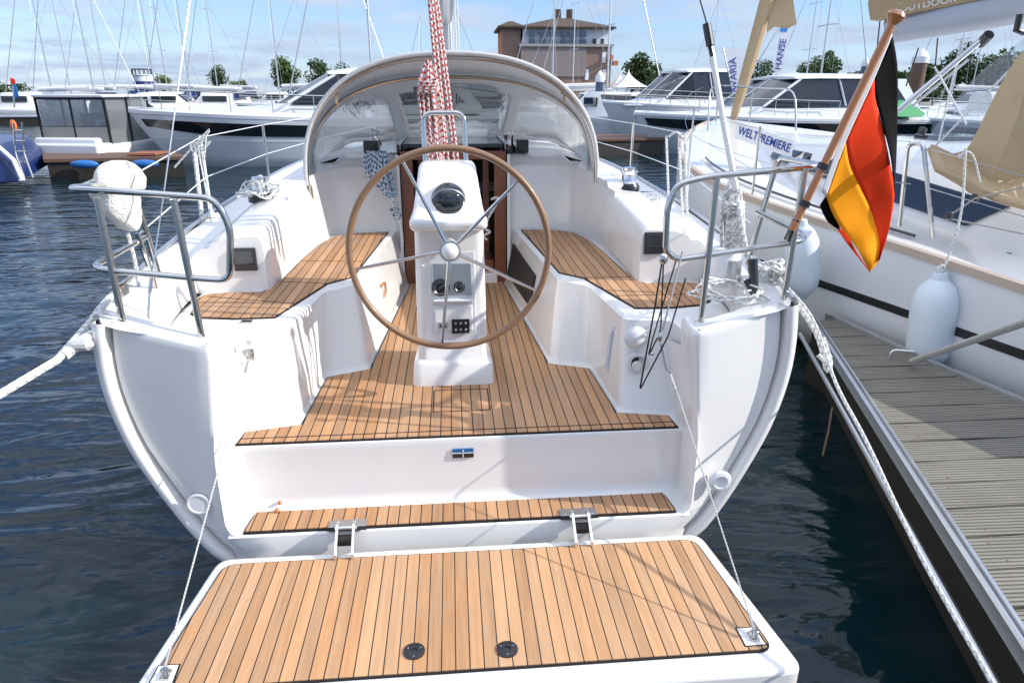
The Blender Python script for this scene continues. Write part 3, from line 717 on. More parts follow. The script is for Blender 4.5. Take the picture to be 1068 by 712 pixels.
# ---- winches
def winch(c, r=.07, name='winch'):
    w = thing(name, None, None, c); w.parent = boat; w.location = c
    d = MB(); d.lathe(c, [(0, 0), (r * 1.05, 0), (r * 1.05, .03), (r * .85, .05), (0, .05)], 24); d.build('winch_base', 'black', w)
    d = MB(); d.lathe(Vector(c) + Vector((0, 0, .045)), [(0, 0), (r * .85, 0), (r * .68, .02), (r * .66, .055), (r * .82, .07), (r * .85, .08), (r * .6, .085), (r * .6, .1), (r * .3, .104), (0, .1)], 24); d.build('winch_drum', 'mirror', w)
    return w
winch((1.13, 4.45, 1.15)); winch((-1.17, 4.3, 1.13)); winch((-.62, 5.75, 1.345), .05); winch((.42, 5.32, 1.33), .05); 
# clutches on the cabin top
for s, x in ((-1, -.60), (1, .52)):
    d = MB(); d.box((x, 5.32, 1.375), (.11 if s < 0 else .09, .12, .09)); d.build('rope_clutch', 'black', boat, bevel=.01)
# padeyes/cleats
def cleat(x, y, z, rz):
    d = MB(); d.tube([(x - .09 * math.sin(rz), y + .09 * math.cos(rz), z + .05), (x, y, z + .045), (x + .09 * math.sin(rz), y - .09 * math.cos(rz), z + .05)], .012, 8); d.box((x, y, z + .02), (.03, .06, .04), rz=rz); d.build('cleat', 'steel', boat, bevel=.004)
cleat(1.38, 2.80, .975, 0); cleat(-1.36, 2.80, .975, 0)

for s_1 in (1, -1):
    m = MB(); P = [(p.x, p.y) for p in smoothpts([(.985, 4.4, 0), (.96, 4.6, 0), (.92, 4.84, 0), (.86, 5.0, 0), (.74, 5.10, 0), (.6, 5.13, 0), (.395, 5.14, 0)], 4)] + [(.395, 5.6), (1.10, 5.7), (1.12, 4.4)]
    rg = lambda z, o=0: [(s_1 * x, y, z + (max(0, min(1, (y - 4.5) / .6)) * .05 if o else 0)) for x, y in P]
    m.loft([rg(1.05), rg(1.19, 1), [(s_1 * x * 1.0, y + .03, z) for (x, y), (_, _, z) in zip(P, rg(1.215, 1))]]); m.build('dodger_sill', 'gel', boat, smooth=60)
# ---- dodger
dg = thing('dodger', None, None); dg.parent = boat
def hoop(w, y, z0, H, n=2.35, K=40, lean=0):
    out = []
    for i in range(K + 1):
        a = PI * i / K; c, s_ = math.cos(a), math.sin(a)
        x = -w * (abs(c) ** (2 / n)) * (1 if c > 0 else -1); z = z0 + H * (abs(s_) ** (2 / n))
        out.append(Vector((x - .0, y + lean * (z - z0) / H, z)))
    return out
K = 40
h0 = hoop(.955, 4.62, 1.18, .795, 2.4, K, -.12); h1 = hoop(1.07, 5.45, 1.19, .70, 2.5, K, 0)
def li(a, b, t): return [p.lerp(q, t) for p, q in zip(a, b)]
mid = [p + Vector((0, 0, .05 * math.sin(PI * i / K))) for i, p in enumerate(li(h0, h1, .5))]
d = MB(); d.loft([h0, li(h0, mid, .5), mid, li(mid, h1, .5), h1], closed=False, cap=(False, False))
cn = d.build('canopy', 'canvas', dg, smooth=70); sm = cn.modifiers.new('thick', 'SOLIDIFY'); sm.thickness = .006
d = MB(); d.tube([p + Vector((0, .03, -.022)) for p in h0], .0125, 8); d.tube([p * 1 + Vector((0, -.03, -.03)) for p in h1], .0125, 8)
d.tube([h0[0] + Vector((.02, .0, -.0)), h0[0] + Vector((.0, .12, -.12))], .0125, 8); d.build('hoop_frame', 'steel', dg)
d = MB(); d.tube([p + Vector((0, -.004, .004)) for p in h0], .012, 8); d.build('edge_binding', 'canvas', dg)
base = []
for i in range(K + 1):
    a = PI * i / K; x = -1.12 * math.cos(a); base.append(Vector((x, 5.5 + .62 * math.sin(a) ** .8, 1.20 + .17 * min(1, (1 - abs(x) / 1.12) * 4))))
NV = 14
rows = [li(h1, base, v / NV) for v in range(NV + 1)]
d = MB(); vs = [p for r in rows for p in r]
wins = [(2.6, 14.8), (16.0, 24.6), (26.0, 37.4)]
# windows are separate clear panels; canvas fills the rest
def cell_win(u, v):
    for k, (a, b) in enumerate(wins):
        if a <= u <= b:
            e = min(u - a, b - u); vt = 2.0 + (1.4 if e < 1.2 else .5 if e < 2 else 0); vb = 13.0 - (1.0 if e < 1.2 else 0)
            if k == 0: vt += max(0, (6 - u)) * .5
            if k == 2: vt += max(0, (u - 34)) * .5
            return k if vt <= v <= vb else None
    return None
SUB = 3
def rowf(v):
    i = min(NV - 1, int(v)); t = v - i; return li(rows[i], rows[i + 1], t)
fine = []
for v in range(NV * SUB + 1):
    r = rowf(v / SUB); rr_ = []
    for u in range(K * SUB + 1):
        i = min(K - 1, u // SUB); t = u / SUB - i; p = r[i].lerp(r[i + 1], t); rr_.append(p)
    fine.append(rr_)
W = K * SUB + 1
allv = [p for r in fine for p in r]
faces = {None: [], 0: [], 1: [], 2: []}
for v in range(NV * SUB):
    for u in range(K * SUB):
        faces[cell_win((u + .5) / SUB, (v + .5) / SUB)].append((v * W + u, v * W + u + 1, (v + 1) * W + u + 1, (v + 1) * W + u))
def sub_build(fs, name, mat, wob=0):
    used = sorted({i for f in fs for i in f}); mp = {i: k for k, i in enumerate(used)}
    d = MB(); d.add([allv[i] + Vector((0, wob * noise.noise(allv[i] * 4), 0)) for i in used], [[mp[i] for i in f] for f in fs]); return d.build(name, mat, dg, smooth=70)
wc = sub_build(faces[None], 'windscreen_canvas', 'canvas'); sm = wc.modifiers.new('thick', 'SOLIDIFY'); sm.thickness = .005
for k in range(3): sub_build(faces[k], 'window', 'vinyl', .0)
d = MB()
for s in (1, -1):
    d = MB(); d.box(h0[10 if s < 0 else 30] + Vector((0, .05, -.03)), (.05, .012, .012)); d.box(h0[10 if s < 0 else 30] + Vector((0, .05, -.06)), (.015, .006, .06)); d.build('strap', 'beige', dg)

# ---- mast, boom end, mainsheet block
d = MB(); MX = at(466, 40, 7.6).x
d.tube([(MX, 7.6, 1.36), (MX, 7.65, 12)], .075, 16); d.build('mast', 'alu', boat)
d = MB()
for k, (dx, dy) in enumerate(((-.09, -.05), (-.05, -.09), (.02, -.1), (.07, -.07), (.1, -.03), (.13, 0))):
    d.tube([(MX + dx, 7.6 + dy, 1.4), (MX + dx * .6, 7.6 + dy, 6)], .007, 6)
d.build('halyard', 'ropew', boat)
d = MB(); d.tube([(0, 3.6, 2.62), (MX, 7.5, 2.45)], .065, 14); d.build('boom', 'alu', boat)
# backstays
sl = [at(198, 0, 3.2), at(171, 200, 2.85), at(158, 288, 2.72)]
d = MB(); d.tube([(0.0, 6.9, 11.5), at(225, -200, 3.6), sl[0]], .003, 5); d.tube(sl, .0032, 6); d.tube([at(158, 288, 2.72), at(156, 305, 2.7)], .007, 8); d.tube([at(156, 305, 2.7), at(153, 347, 2.66)], .0045, 6); d.tube(rnd([at(151, 330, 2.66), at(147, 350, 2.64), at(156, 350, 2.64), at(155, 330, 2.66)], .01), .0035, 6); d.build('backstay', 'steel', boat)
d = MB(); d.tube([(0.05, 6.9, 11.5), at(715, -200, 3.4), at(730, 0, 3.15), at(738, 28, 3.1)], .0035, 5); d.build('backstay', 'black', boat)
d = MB(); d.tube([at(737, 25, 3.1), at(741, 48, 3.08)], .018, 10); d.tube([at(740, 45, 3.1), at(744, 62, 3.08)], .012, 8); d.build('turnbuckle', 'black', boat)
d = MB(); d.tube([at(743, 60, 3.05), at(757, 140, 2.95), at(768, 198, 2.86)], .013, 10); d.build('backstay_tube', 'gel', boat)
d = MB(); d.tube([at(785, 270, 2.75), at(787, 303, 2.72)], .022, 10, taper=.016); d.tube([at(779, 292, 2.75), at(788, 309, 2.7)], .016, 8); d.build('tackle_block', 'black', boat)
d = MB(); d.tube(rnd([at(786, 305, 2.7), at(783, 322, 2.68), at(791, 322, 2.68), at(787, 305, 2.7)], .01), .004, 6); d.build('shackle', 'steel', boat)

def promote(e, main):
    mc = [c for c in e.children if c.name.split('.')[0] == main][0]
    nm = e.name; par = e.parent
    for c in list(e.children):
        if c is not mc: c.parent = mc
    mc.parent = par; mc.location = e.location; mc.rotation_euler = e.rotation_euler
    bpy.data.objects.remove(e); mc.name = nm
def sweep_promote(root, table):
    for c in list(root.children):
        k = c.name.split('.')[0]
        if c.type == 'EMPTY' and k in table: promote(c, table[k])
sweep_promote(boat, {'companionway': 'door_frame', 'swim_platform': 'platform_body', 'hinge': 'hinge_plate', 'pedestal': 'column', 'steering_wheel': 'rim', 'pushpit': 'rail', 'winch': 'winch_base', 'dodger': 'canopy'})

# ================================================================== ROPES AND LOOSE THINGS ON THE SAILBOAT
# mainsheet: falls of red-and-white rope and its hanging coil
d = MB(); rnd_ = random.Random(3)
T0 = Vector((-.02, 3.62, 2.6)); 
for k, (px0, px1) in enumerate(((444, 463), (446.5, 468), (449, 474), (451, 478))):
    a = at(px0, -40, 3.62); b = at(px1, 172, 3.62); d.tube([a + Vector((0, .01 * k, 0)), b], .0085, 7)
sh_ = thing('mainsheet', 'red and white mainsheet rope hanging coiled in front of the dodger behind the wheel', 'rope', at(463, 168, 3.62))
d.build('fall', 'roper', sh_)
d = MB()
for k in range(11):
    x0 = 439 + k * 1.5; ph = k * .7; w = 5 + rnd_.random() * 5
    P = [at(446 + (k - 5) * .5, 62 + rnd_.random() * 8, 3.56), at(x0 - 3 + w * .1, 88 + rnd_.random() * 10, 3.54 + .01 * (k % 3)), at(x0 - 1 + rnd_.random() * 2, 120, 3.54 + .012 * (k % 3)), at(x0 + 2, 150, 3.55), at(x0 + 6 + rnd_.random() * 3, 164 + rnd_.random() * 9, 3.56), at(x0 + 9, 150, 3.57), at(x0 + 6, 110, 3.565), at(450 + (k - 5) * .5, 68, 3.56)]
    d.tube(smoothpts(P, 5), .0075, 7)
for k in range(4): 
    cy = 84 + k * 3.2; d.tube([at(447 + 10 * math.cos(t * PI / 6), cy + 2.2 * math.sin(t * PI / 6), 3.53 - .03 * math.sin(t * PI / 6)) for t in range(13)], .007, 6)
d.build('coil', 'roper', sh_)
# blue-white halyard coil hanging at the port side of the companionway
hc = thing('halyard_coil', 'blue and white rope coil hanging from the clutch left of the companionway', 'rope', at(400, 175, 5.0))
d = MB()
for k in range(12):
    o = rnd_.random
    x = k * 1.3
    P = [at(383 + x * 1.3, 158, 5.02), at(377 + x * 1.6 + o() * 2, 172, 4.98 - o() * .04), at(388 + x * 1.0 + o() * 2, 188, 4.97 - o() * .04), at(401 + x * .5, 203, 4.97), at(408 + x * .6 + o() * 2, 222, 4.97), at(413 + x * .2, 228, 4.98), at(405 + x * .6, 205, 5.0), at(396 + x * .8 + o() * 2, 185, 5.0), at(388 + x * 1.2, 160, 5.03)]
    d.tube(smoothpts(P, 4), .008, 6)
d.build('coil', 'ropeb', hc)
d = MB()
for k in range(4): d.tube([at(409 + 6 * math.cos(t * PI / 6), 206 + k * 2.5 + 2 * math.sin(t * PI / 6), 4.95 - .04 * math.sin(t * PI / 6)) for t in range(13)], .007, 6)
d.tube(smoothpts([at(414, 226, 4.95), at(418, 236, 4.93), at(420, 252, 4.92), at(418, 268, 4.92)], 5), .007, 6); d.build('tail', 'ropew', hc)
# line hanging to starboard of the companionway
lc = thing('hanging_line', 'white line looped and hanging right of the pedestal against the mahogany door post', 'rope', at(508, 240, 5.0))
d = MB(); d.tube(smoothpts([at(512, 208, 5.0), at(519, 206, 5.0), at(517, 214, 4.98), at(509, 228, 4.98), at(506, 238, 4.98), at(511, 242, 4.98), at(504, 246, 4.97), at(508, 250, 4.97)], 5), .009, 6); d.build('line', 'ropew', lc)
# tangle of thin white line around the port winch, and starboard
def tangle(name, label, c, r, n, mat='ropew', th=.0045, squash=.35, cat='rope', seed=1, parent=None):
    g = random.Random(seed); d = MB(); P = []
    for i in range(n * 7):
        a = i * 2 * PI / 7 + g.uniform(-.3, .3); q = r * g.uniform(.45, 1.1)
        P.append(Vector(c) + Vector((q * math.cos(a) + g.uniform(-1, 1) * r * .18, q * math.sin(a) * 1.1, abs(g.gauss(0, 1)) * r * squash + th)))
    d.tube(smoothpts(P, 7), th, 6)
    o = d.build(name, mat); return tag(o, label, cat)
tangle('rope_tangle', 'tangled thin white line lying round the port winch on the left coaming', (-1.17, 4.27, 1.15), .115, 6, seed=4, squash=.5)
tangle('rope_tail', 'loose white rope end lying beside the starboard winch', (1.26, 4.4, 1.06), .10, 3, seed=9, th=.006)
# coil of clear hose on the starboard quarter
tangle('hose_coil', 'clear hose coiled around the foot of the right stern rail', (1.16, 2.76, .935), .17, 5, mat='ropew', seed=12, th=.005, squash=.12, cat='hose')
tangle('mooring_rope_heap', 'heap of white mooring rope on the right stern corner beside the cleat', (1.40, 2.88, .975), .075, 4, seed=15, th=.011, squash=.25)
# white rope bundle hung from the starboard rail
rb = thing('hanging_rope_bundle', 'thick white mooring rope bundle hung over the right stern rail', 'rope', at(766, 240, 2.95))
d = MB()
for k in range(8):
    x = (k - 3.5) * 2.2; g = rnd_.random
    P = [at(764 + x * .3, 190, 3.0), at(764 + x, 205, 2.99), at(762 + x * 1.3 + g() * 3, 235, 3.0), at(764 + x * 1.2, 262 + g() * 8, 3.0), at(767 + x, 235, 2.95), at(767 + x * .5, 200, 2.97)]
    d.tube(smoothpts(P, 4), .011, 7)
for k in range(3): d.tube([at(766 + 9 * math.cos(t * PI / 6), 212 + k * 4 + 2 * math.sin(t * PI / 6), 2.96 - .05 * math.sin(t * PI / 6)) for t in range(13)], .010, 6)
d.build('bundle', 'ropew', rb)
d = MB(); d.tube([at(768, 205, 2.93), at(775, 245, 2.85), at(783, 285, 2.78)], .012, 8); d.tube([at(757, 140, 3.2), at(763, 175, 3.1), at(764, 205, 3.0)], .012, 8); d.build('tail', 'ropew', rb)
# stern light / white canister with a grey plate
cn_ = thing('rescue_light', 'white cylindrical canister with a grey metal plate standing on the right quarter inside the rail', 'canister', at(753, 300, 2.98))
c = at(753, 297, 2.98)
d = MB(); d.lathe(c, [(0, 0), (.066, 0), (.07, .01), (.072, .15), (.06, .175), (0, .18)], 24); d.build('body', 'gel', cn_)
d = MB(); d.lathe(c + Vector((.01, -.008, .05)), [(.0665, 0), (.0665, .08)], 24); d.v = [v for v in d.v]; d.build('plate', 'alu', cn_)
# fleece bundle on the port rail
fb = thing('fleece_cover', 'cream fleecy cover draped over the left stern rail', 'cover', at(125, 200, 2.95))
def blob(path, radii, name, mat, parent, seg=18, wob=.02, seed=0):
    P = smoothpts(path, 7); n = len(P); rings = []
    for i, p in enumerate(P):
        t = i / (n - 1) * (len(radii) - 1); k = min(int(t), len(radii) - 2); r = radii[k] + (radii[k + 1] - radii[k]) * (t - k)
        T = (P[min(i + 1, n - 1)] - P[max(i - 1, 0)]).normalized(); u = T.cross(Vector((0, 1, 0))).normalized(); w = T.cross(u)
        ring = []
        for j in range(seg):
            a = 2 * PI * j / seg; q = r * (1 + wob * 4 * noise.noise(Vector((math.cos(a) * 2.4 + seed, t * .8, math.sin(a) * 2.4))) + wob * 1.5 * noise.noise(Vector((p.x * 30 + math.cos(a) * 3 + seed, p.z * 30, math.sin(a) * 3))))
            ring.append(p + (u * math.cos(a) + w * math.sin(a)) * q)
        rings.append(ring)
    d = MB(); d.loft(rings); return d.build(name, mat, parent, smooth=80)
blob([at(100, 183, 2.95), at(112, 188, 2.95), at(122, 205, 2.95), at(132, 225, 2.93), at(143, 240, 2.9)], [.018, .068, .085, .080, .075, .05, .005], 'cloth', 'fluff', fb, wob=.045)
blob([at(128, 206, 3.0), at(135, 190, 3.0), at(118, 184, 3.02), at(108, 190, 3.0)], [.02, .06, .06, .02], 'fold', 'fluff', fb, wob=.09, seed=3)
d = MB(); d.tube([at(143, 243, 2.92), at(150, 262, 2.93), at(157, 282, 2.95), at(163, 305, 3.0)], .011, 8); d.build('dark_strut', 'steel', fb)
d = MB(); d.tube([at(133, 243, 2.95), at(140, 270, 2.97), at(146, 303, 3.0)], .009, 7); d.build('strap', 'ropew', fb); d = MB(); d.tube([at(86, 195, 2.9), at(103, 190, 2.95)], .012, 7, taper=.02); d.build('strap', 'ropew', fb)

# wires holding the platform
for s, a, b, lab in ((-1, (-.90, 2.79, .685), (-.965, 1.765, .036), 'thin steel wire holding up the left side of the folding platform'), (1, at(700, 390, 2.5), (.965, 1.765, .036), 'thin steel wire holding up the right side of the folding platform')):
    w = thing('support_wire', lab, 'wire', b)
    d = MB(); d.tube([a, b], .0032, 6); d.build('wire', 'wire', w)
    d = MB(); d.tube([Vector(b), Vector(b) + (Vector(a) - Vector(b)).normalized() * .06], .006, 8); d.build('lower_terminal', 'steel', w)
    d = MB(); d.tube([Vector(a), Vector(a) + (Vector(b) - Vector(a)).normalized() * .07], .006, 8); d.build('upper_terminal', 'steel', w)
# coil of wire hung from the starboard rail
cw_ = thing('coiled_wire', 'dark thin wire hung in a narrow loop from the right stern rail', 'wire', at(692, 268, 2.5))
d = MB(); d.tube(rnd([at(691, 270, 2.50), at(683, 320, 2.5), at(667, 407, 2.5), at(697, 350, 2.48), at(715, 290, 2.48)], .02), .0035, 6); d.tube(rnd([at(692, 272, 2.5), at(689, 345, 2.5), at(676, 372, 2.5), at(681, 352, 2.49), at(705, 272, 2.5)], .02), .003, 6); d.build('loop', 'black', cw_)
for px, py, r_, q_ in ((692, 270, .018, 1.3), (688, 352, .011, 1.8), (680, 369, .009, 1)):
    d = MB(); d.sphere(at(px, py, 2.49), r_, (1, .8, q_)); d.build('snap_hook', 'steel', cw_)
d = MB(); d.tube([at(689, 358, 2.49), at(695, 385, 2.5), at(700, 390, 2.5)], .005, 6); d.tube([at(712, 262, 2.5), at(691, 345, 2.49)], .0035, 6); d.build('tail', 'wire', cw_)

# lashing on the left side: rope bow on stanchion
d = MB(); g = random.Random(2)
c = at(203, 160, 4.5); d.tube([at(203, 160, 4.5), at(212, 240, 4.4)], .014, 7); d.tube([at(208, 162, 4.5), at(216, 205, 4.45), at(222, 245, 4.4)], .005, 5)
for k in range(5): d.tube(smoothpts([c, c + Vector((g.uniform(-.12, .12), 0, g.uniform(-.02, .15))), c + Vector((g.uniform(-.15, .15), 0, g.uniform(-.1, .1)))], 4), .006, 5)
o = d.build('fender_lanyard', 'ropew'); tag(o, 'white line knotted around the port stanchion top', 'rope')
d = MB()
for x0, x1 in ((693, 690), (706, 704), (712, 709)): d.tube([at(x0 + 2, 142, 4.6), at(x1 + 8, 228, 4.35)], .008, 6)
d.tube(smoothpts([at(697, 143, 4.6), at(706, 138, 4.58), at(716, 146, 4.6), at(726, 132, 4.6)], 4), .009, 6); o = d.build('fender_lanyard', 'ropew'); tag(o, 'white doubled lines hanging from the starboard lifeline behind the right winch', 'rope')
d = MB(); 
for px in (704, 712): d.lathe(at(px, 236, 4.35), [(0, 0), (.03, 0), (.03, .02), (.012, .05), (0, .05)], 12)
o = d.build('deck_padeye', 'gel', boat)

# mooring ropes
mr = thing('mooring_rope', 'thick white mooring rope leading from the left stern corner out over the water', 'rope', (-1.35, 2.75, .98))
d = MB(); d.tube(sag((-1.36, 2.80, 1.01), (-1.40, 2.6, .93), -.01, 4) + [at(60, 375, 2.35), at(0, 411, 2.15), at(-60, 445, 1.9)], .014, 8); d.build('line', 'ropew', mr)
d = MB(); d.lathe(at(86, 359, 2.42), [(0, -.03), (.022, -.03), (.024, .02), (.01, .035), (0, .035)], 10, 'X'); d.tube(smoothpts([at(96, 349, 2.5), at(84, 357, 2.45), at(66, 371, 2.38)], 4), .020, 8); d.build('splice', 'ropew', mr)
mr = thing('mooring_rope', 'long white mooring rope leading from the right stern corner down past the jetty edge', 'rope', (1.42, 2.7, .95))
P0 = [Vector((1.38, 2.8, 1.0)), at(846, 330, 2.68), at(872, 400, 2.45), at(905, 463, 2.15), at(958, 575, 1.75), at(1037, 715, 1.35), at(1100, 830, 1.1)]
d = MB(); d.tube(smoothpts(P0, 6), .0075, 8); d.build('line', 'ropew', mr)
d = MB(); d.tube(smoothpts([Vector((1.39, 2.78, .99)), at(850, 345, 2.7), at(862, 385, 2.65), at(866, 378, 2.65), at(858, 352, 2.68)], 5), .011, 7); d.tube(smoothpts([at(853, 370, 2.66), at(860, 376, 2.64), at(866, 372, 2.66), at(858, 366, 2.68)], 4), .009, 6); d.build('loop', 'ropew', mr)
d = MB(); P = smoothpts([at(790, 228, 3.3), at(810, 222, 3.3), at(833, 238, 3.25)], 5)
# ---- flag
fl = thing('ensign_flag', 'black red and gold flag drooping from its staff at the right stern rail', 'flag', at(872, 150, 2.45))
FY = 2.45
def fpl(pts, n=24):
    P = smoothpts([Vector((x, 0, y)) for x, y in pts], 8); L = [0]
    for i in range(1, len(P)): L.append(L[-1] + (P[i] - P[i - 1]).length)
    out = []
    for k in range(n + 1):
        t = L[-1] * k / n; i = next(j for j in range(1, len(L)) if L[j] >= t - 1e-9); f = (t - L[i - 1]) / max(1e-9, L[i] - L[i - 1]); q = P[i - 1].lerp(P[i], f); out.append((q.x, q.z))
    return out
NU = 30
lines = [fpl([(931, 38), (936, 70), (936, 120), (935, 160), (933, 201)], NU), fpl([(912, 82), (913, 102), (921, 132), (929, 165), (933, 202)], NU),
         fpl([(932, 203), (931, 212), (926, 240), (921, 258), (917, 270)], NU)]
L1b = fpl([(912, 82), (913, 104), (921, 134), (930, 180), (933, 203), (927, 240), (917, 272)], NU)
L2 = fpl([(882, 148), (886, 172), (897, 196), (909, 222), (917, 252), (917, 272)], NU)
L3 = fpl([(862, 205), (868, 222), (880, 242), (893, 258), (903, 276), (907, 284)], NU)
def strip(A, B, name, mat, depth, sub=8):
    d = MB(); rings = []
    for j in range(sub + 1):
        t = j / sub; rings.append([at(a[0] + (b[0] - a[0]) * t, a[1] + (b[1] - a[1]) * t, FY + depth(i / NU, t)) for i, (a, b) in enumerate(zip(A, B))])
    d.loft(rings, closed=False, cap=(False, False)); o = d.build(name, mat, fl, smooth=80); s = o.modifiers.new('thick', 'SOLIDIFY'); s.thickness = .0012; s.offset = 0; return o
dep = lambda u, v: .05 * math.sin(u * 4.2 + v * 1.2) * (.2 + u) + .018 * math.sin(u * 11 + v * 2) * u + .012 * math.sin(u * 3 + v * 9) * (.3 + u)
strip(lines[0], lines[1], 'black_stripe', 'fblack', lambda u, v: dep(u, v / 3))
strip(L1b, L2, 'red_stripe', 'red', lambda u, v: dep(u, 1 / 3 + v / 3))
strip(L2, L3, 'gold_stripe', 'gold', lambda u, v: dep(u, 2 / 3 + v / 3))
# folded-back fly corner
strip(fpl([(864, 200), (868, 212), (872, 224), (876, 238)], NU), fpl([(855, 214), (858, 222), (864, 232), (875, 240)], NU), 'folded_corner', 'fblack', lambda u, v: .03)
strip(fpl([(876, 238), (884, 246), (893, 262), (905, 280)], NU), fpl([(874, 240), (882, 252), (893, 266), (907, 284)], NU), 'folded_edge', 'red', lambda u, v: -.02)
A_ = [(931, 36), (912, 82), (882, 148), (861, 206)]
strip(fpl([(924, 34), (904, 80), (878, 142), (857, 200)], NU), fpl(A_, NU), 'hoist_band', 'fwhite', lambda u, v: 0)
fs = thing('flag_staff', 'varnished wooden flagstaff with round knob leaning outwards from the right stern rail', 'flagstaff', at(832, 225, FY))
d = MB(); s0 = at(826, 240, FY); s1 = at(931, 24, FY - .02)
d.tube([s0, s0.lerp(s1, .1), s0.lerp(s1, .5), s1], .0135, 12); d.build('pole', 'varnish', fs)
d = MB(); ax = (s1 - s0).normalized(); q = Vector((0, 0, 1)).rotation_difference(ax).to_matrix(); d.lathe(s1, [(0, -.01), (.012, -.008), (.018, .0), (.026, .01), (.032, .022), (.026, .034), (.012, .04), (0, .041)], 18, rot=q); d.build('knob', 'varnish', fs)
d = MB()
for t in (.14, .33):
    d = MB(); c = s0.lerp(s1, t); d.lathe(c - ax * .012, [(.0, 0), (.02, 0), (.02, .022), (0, .022)], 12, rot=q); d.build('clamp', 'black', fs)
d = MB(); d.tube([at(822, 250, FY + .03), at(827, 238, FY + .01), s0.lerp(s1, .06)], .016, 10); d.build('holder', 'steel', fs)

# ================================================================== THE WATER, THE SKY, THE SHORE
d = MB(); d.add([(-2500, -300, WL), (2500, -300, WL), (2500, 3500, WL), (-2500, 3500, WL)], [(0, 1, 2, 3)]); tag(d.build('water', 'water', smooth=0), None, None, None, 'structure')
d = MB(); d.loft([[(-900, 2500, -.5), (-250, 175, -.5), (-60, 125, -.5), (20, 96, -.5), (90, 90, -.5), (400, 60, -.5), (1500, 2500, -.5)], [(-900, 2500, .5), (-250, 175.5, .5), (-60, 125.5, .5), (20, 96.5, .5), (90, 90.5, .5), (400, 60.5, .5), (1500, 2500, .5)]])
tag(d.build('shore', 'concrete', smooth=0), None, None, None, 'structure')

# ================================================================== THE JETTY AND THE NEIGHBOURING YACHT
JL = [(2.64, 4.60), (1.67, 1.40), (.75, -1.2)]
JR = [(3.75, -1.2), (3.35, 1.6), (3.0, 2.95), (2.86, 3.6), (2.72, 4.62)]
jt = thing('jetty', 'grey grooved timber jetty with metal edge lying right of the sailboat', 'jetty', (2.6, 2.5, WL))
ZD = .19
def xl(y):
    for (x0, y0), (x1, y1) in zip(JL[:-1], JL[1:]):
        if y1 <= y <= y0: return x0 + (x1 - x0) * (y - y0) / (y1 - y0)
def xr(y):
    for (x0, y0), (x1, y1) in zip(JR[:-1], JR[1:]):
        if y0 <= y <= y1: return x0 + (x1 - x0) * (y - y0) / (y1 - y0)
d = MB(); y = -1.1; pw = .182; g = random.Random(5)
while y < 4.5:
    a, b = y + .006, y + pw - .006; dz = g.uniform(-.002, .002); sk = .0
    d.loft([[(xl(a) + .0, a, ZD - .03), (xr(a), a, ZD - .03), (xr(b), b, ZD - .03), (xl(b), b, ZD - .03)], [(xl(a), a, ZD + dz), (xr(a), a, ZD + dz), (xr(b), b, ZD + dz), (xl(b), b, ZD + dz)]]); y += pw
    d.cur = 1
    for xx in (xl(a) + .12, xr(a) - .12, (xl(a) + xr(a)) / 2):
        for yy in (a + .035, b - .035): d.lathe((xx + g.uniform(-.006, .006), yy, ZD + dz), [(0, 0), (.0045, 0), (.004, .0012), (0, .0012)], 7)
    d.cur = 0
d.build('decking', ['dock', 'piling'], jt, smooth=0)
def edge(poly, w, z0, z1, name, mat, sgn_):
    d = MB(); P = [Vector((x, y, 0)) for x, y in poly]; rings = []
    for i, p in enumerate(P):
        t = (P[min(i + 1, len(P) - 1)] - P[max(i - 1, 0)]).normalized(); n = Vector((t.y, -t.x, 0)) * sgn_
        q = lambda o, z: Vector((p.x + n.x * o, p.y + n.y * o, z))
        rings.append([q(0, z0), q(w, z0), q(w, z1 - .008), q(w * .8, z1), q(w * .62, z1), q(w * .55, z1 - .02), q(w * .4, z1 - .02), q(w * .3, z1), q(.0, z1)])
    d.loft(rings); return d.build(name, mat, jt, smooth=30)
edge(JL, .045, ZD - .055, ZD + .012, 'metal_edge', 'alu', 1)
edge(JR, .05, ZD - .1, ZD + .025, 'metal_edge', 'alu', 1)
d = MB(); d.prism([(x + .1, y) for x, y in JL] + [(x - .08, y) for x, y in JR], WL - .3, ZD - .06); d.build('float', 'darkwood', jt)
d = MB(); d.tube([(x - .1, y, ZD - .13) for x, y in JL], .016, 8); d.build('rub_pipe', 'alu', jt)
def loop(px, py, name, y):
    c = at(px, py, y); d = MB(); c.z = ZD + .02
    d.tube(rnd([c + Vector((-.02, .02, -.03)), c + Vector((-.02, .02, .045)), c + Vector((.11, -.03, .045)), c + Vector((.11, -.03, -.03))], .03, 4), .009, 8); d.build('mooring_ring', 'alu', jt)
loop(935, 368, 'l', 3.72)
d = MB(); d.tube([at(868, 425, 3.4), at(864, 450, 3.3), at(858, 475, 3.2)], .006, 6); d.build('hanging_chain', 'piling', jt)

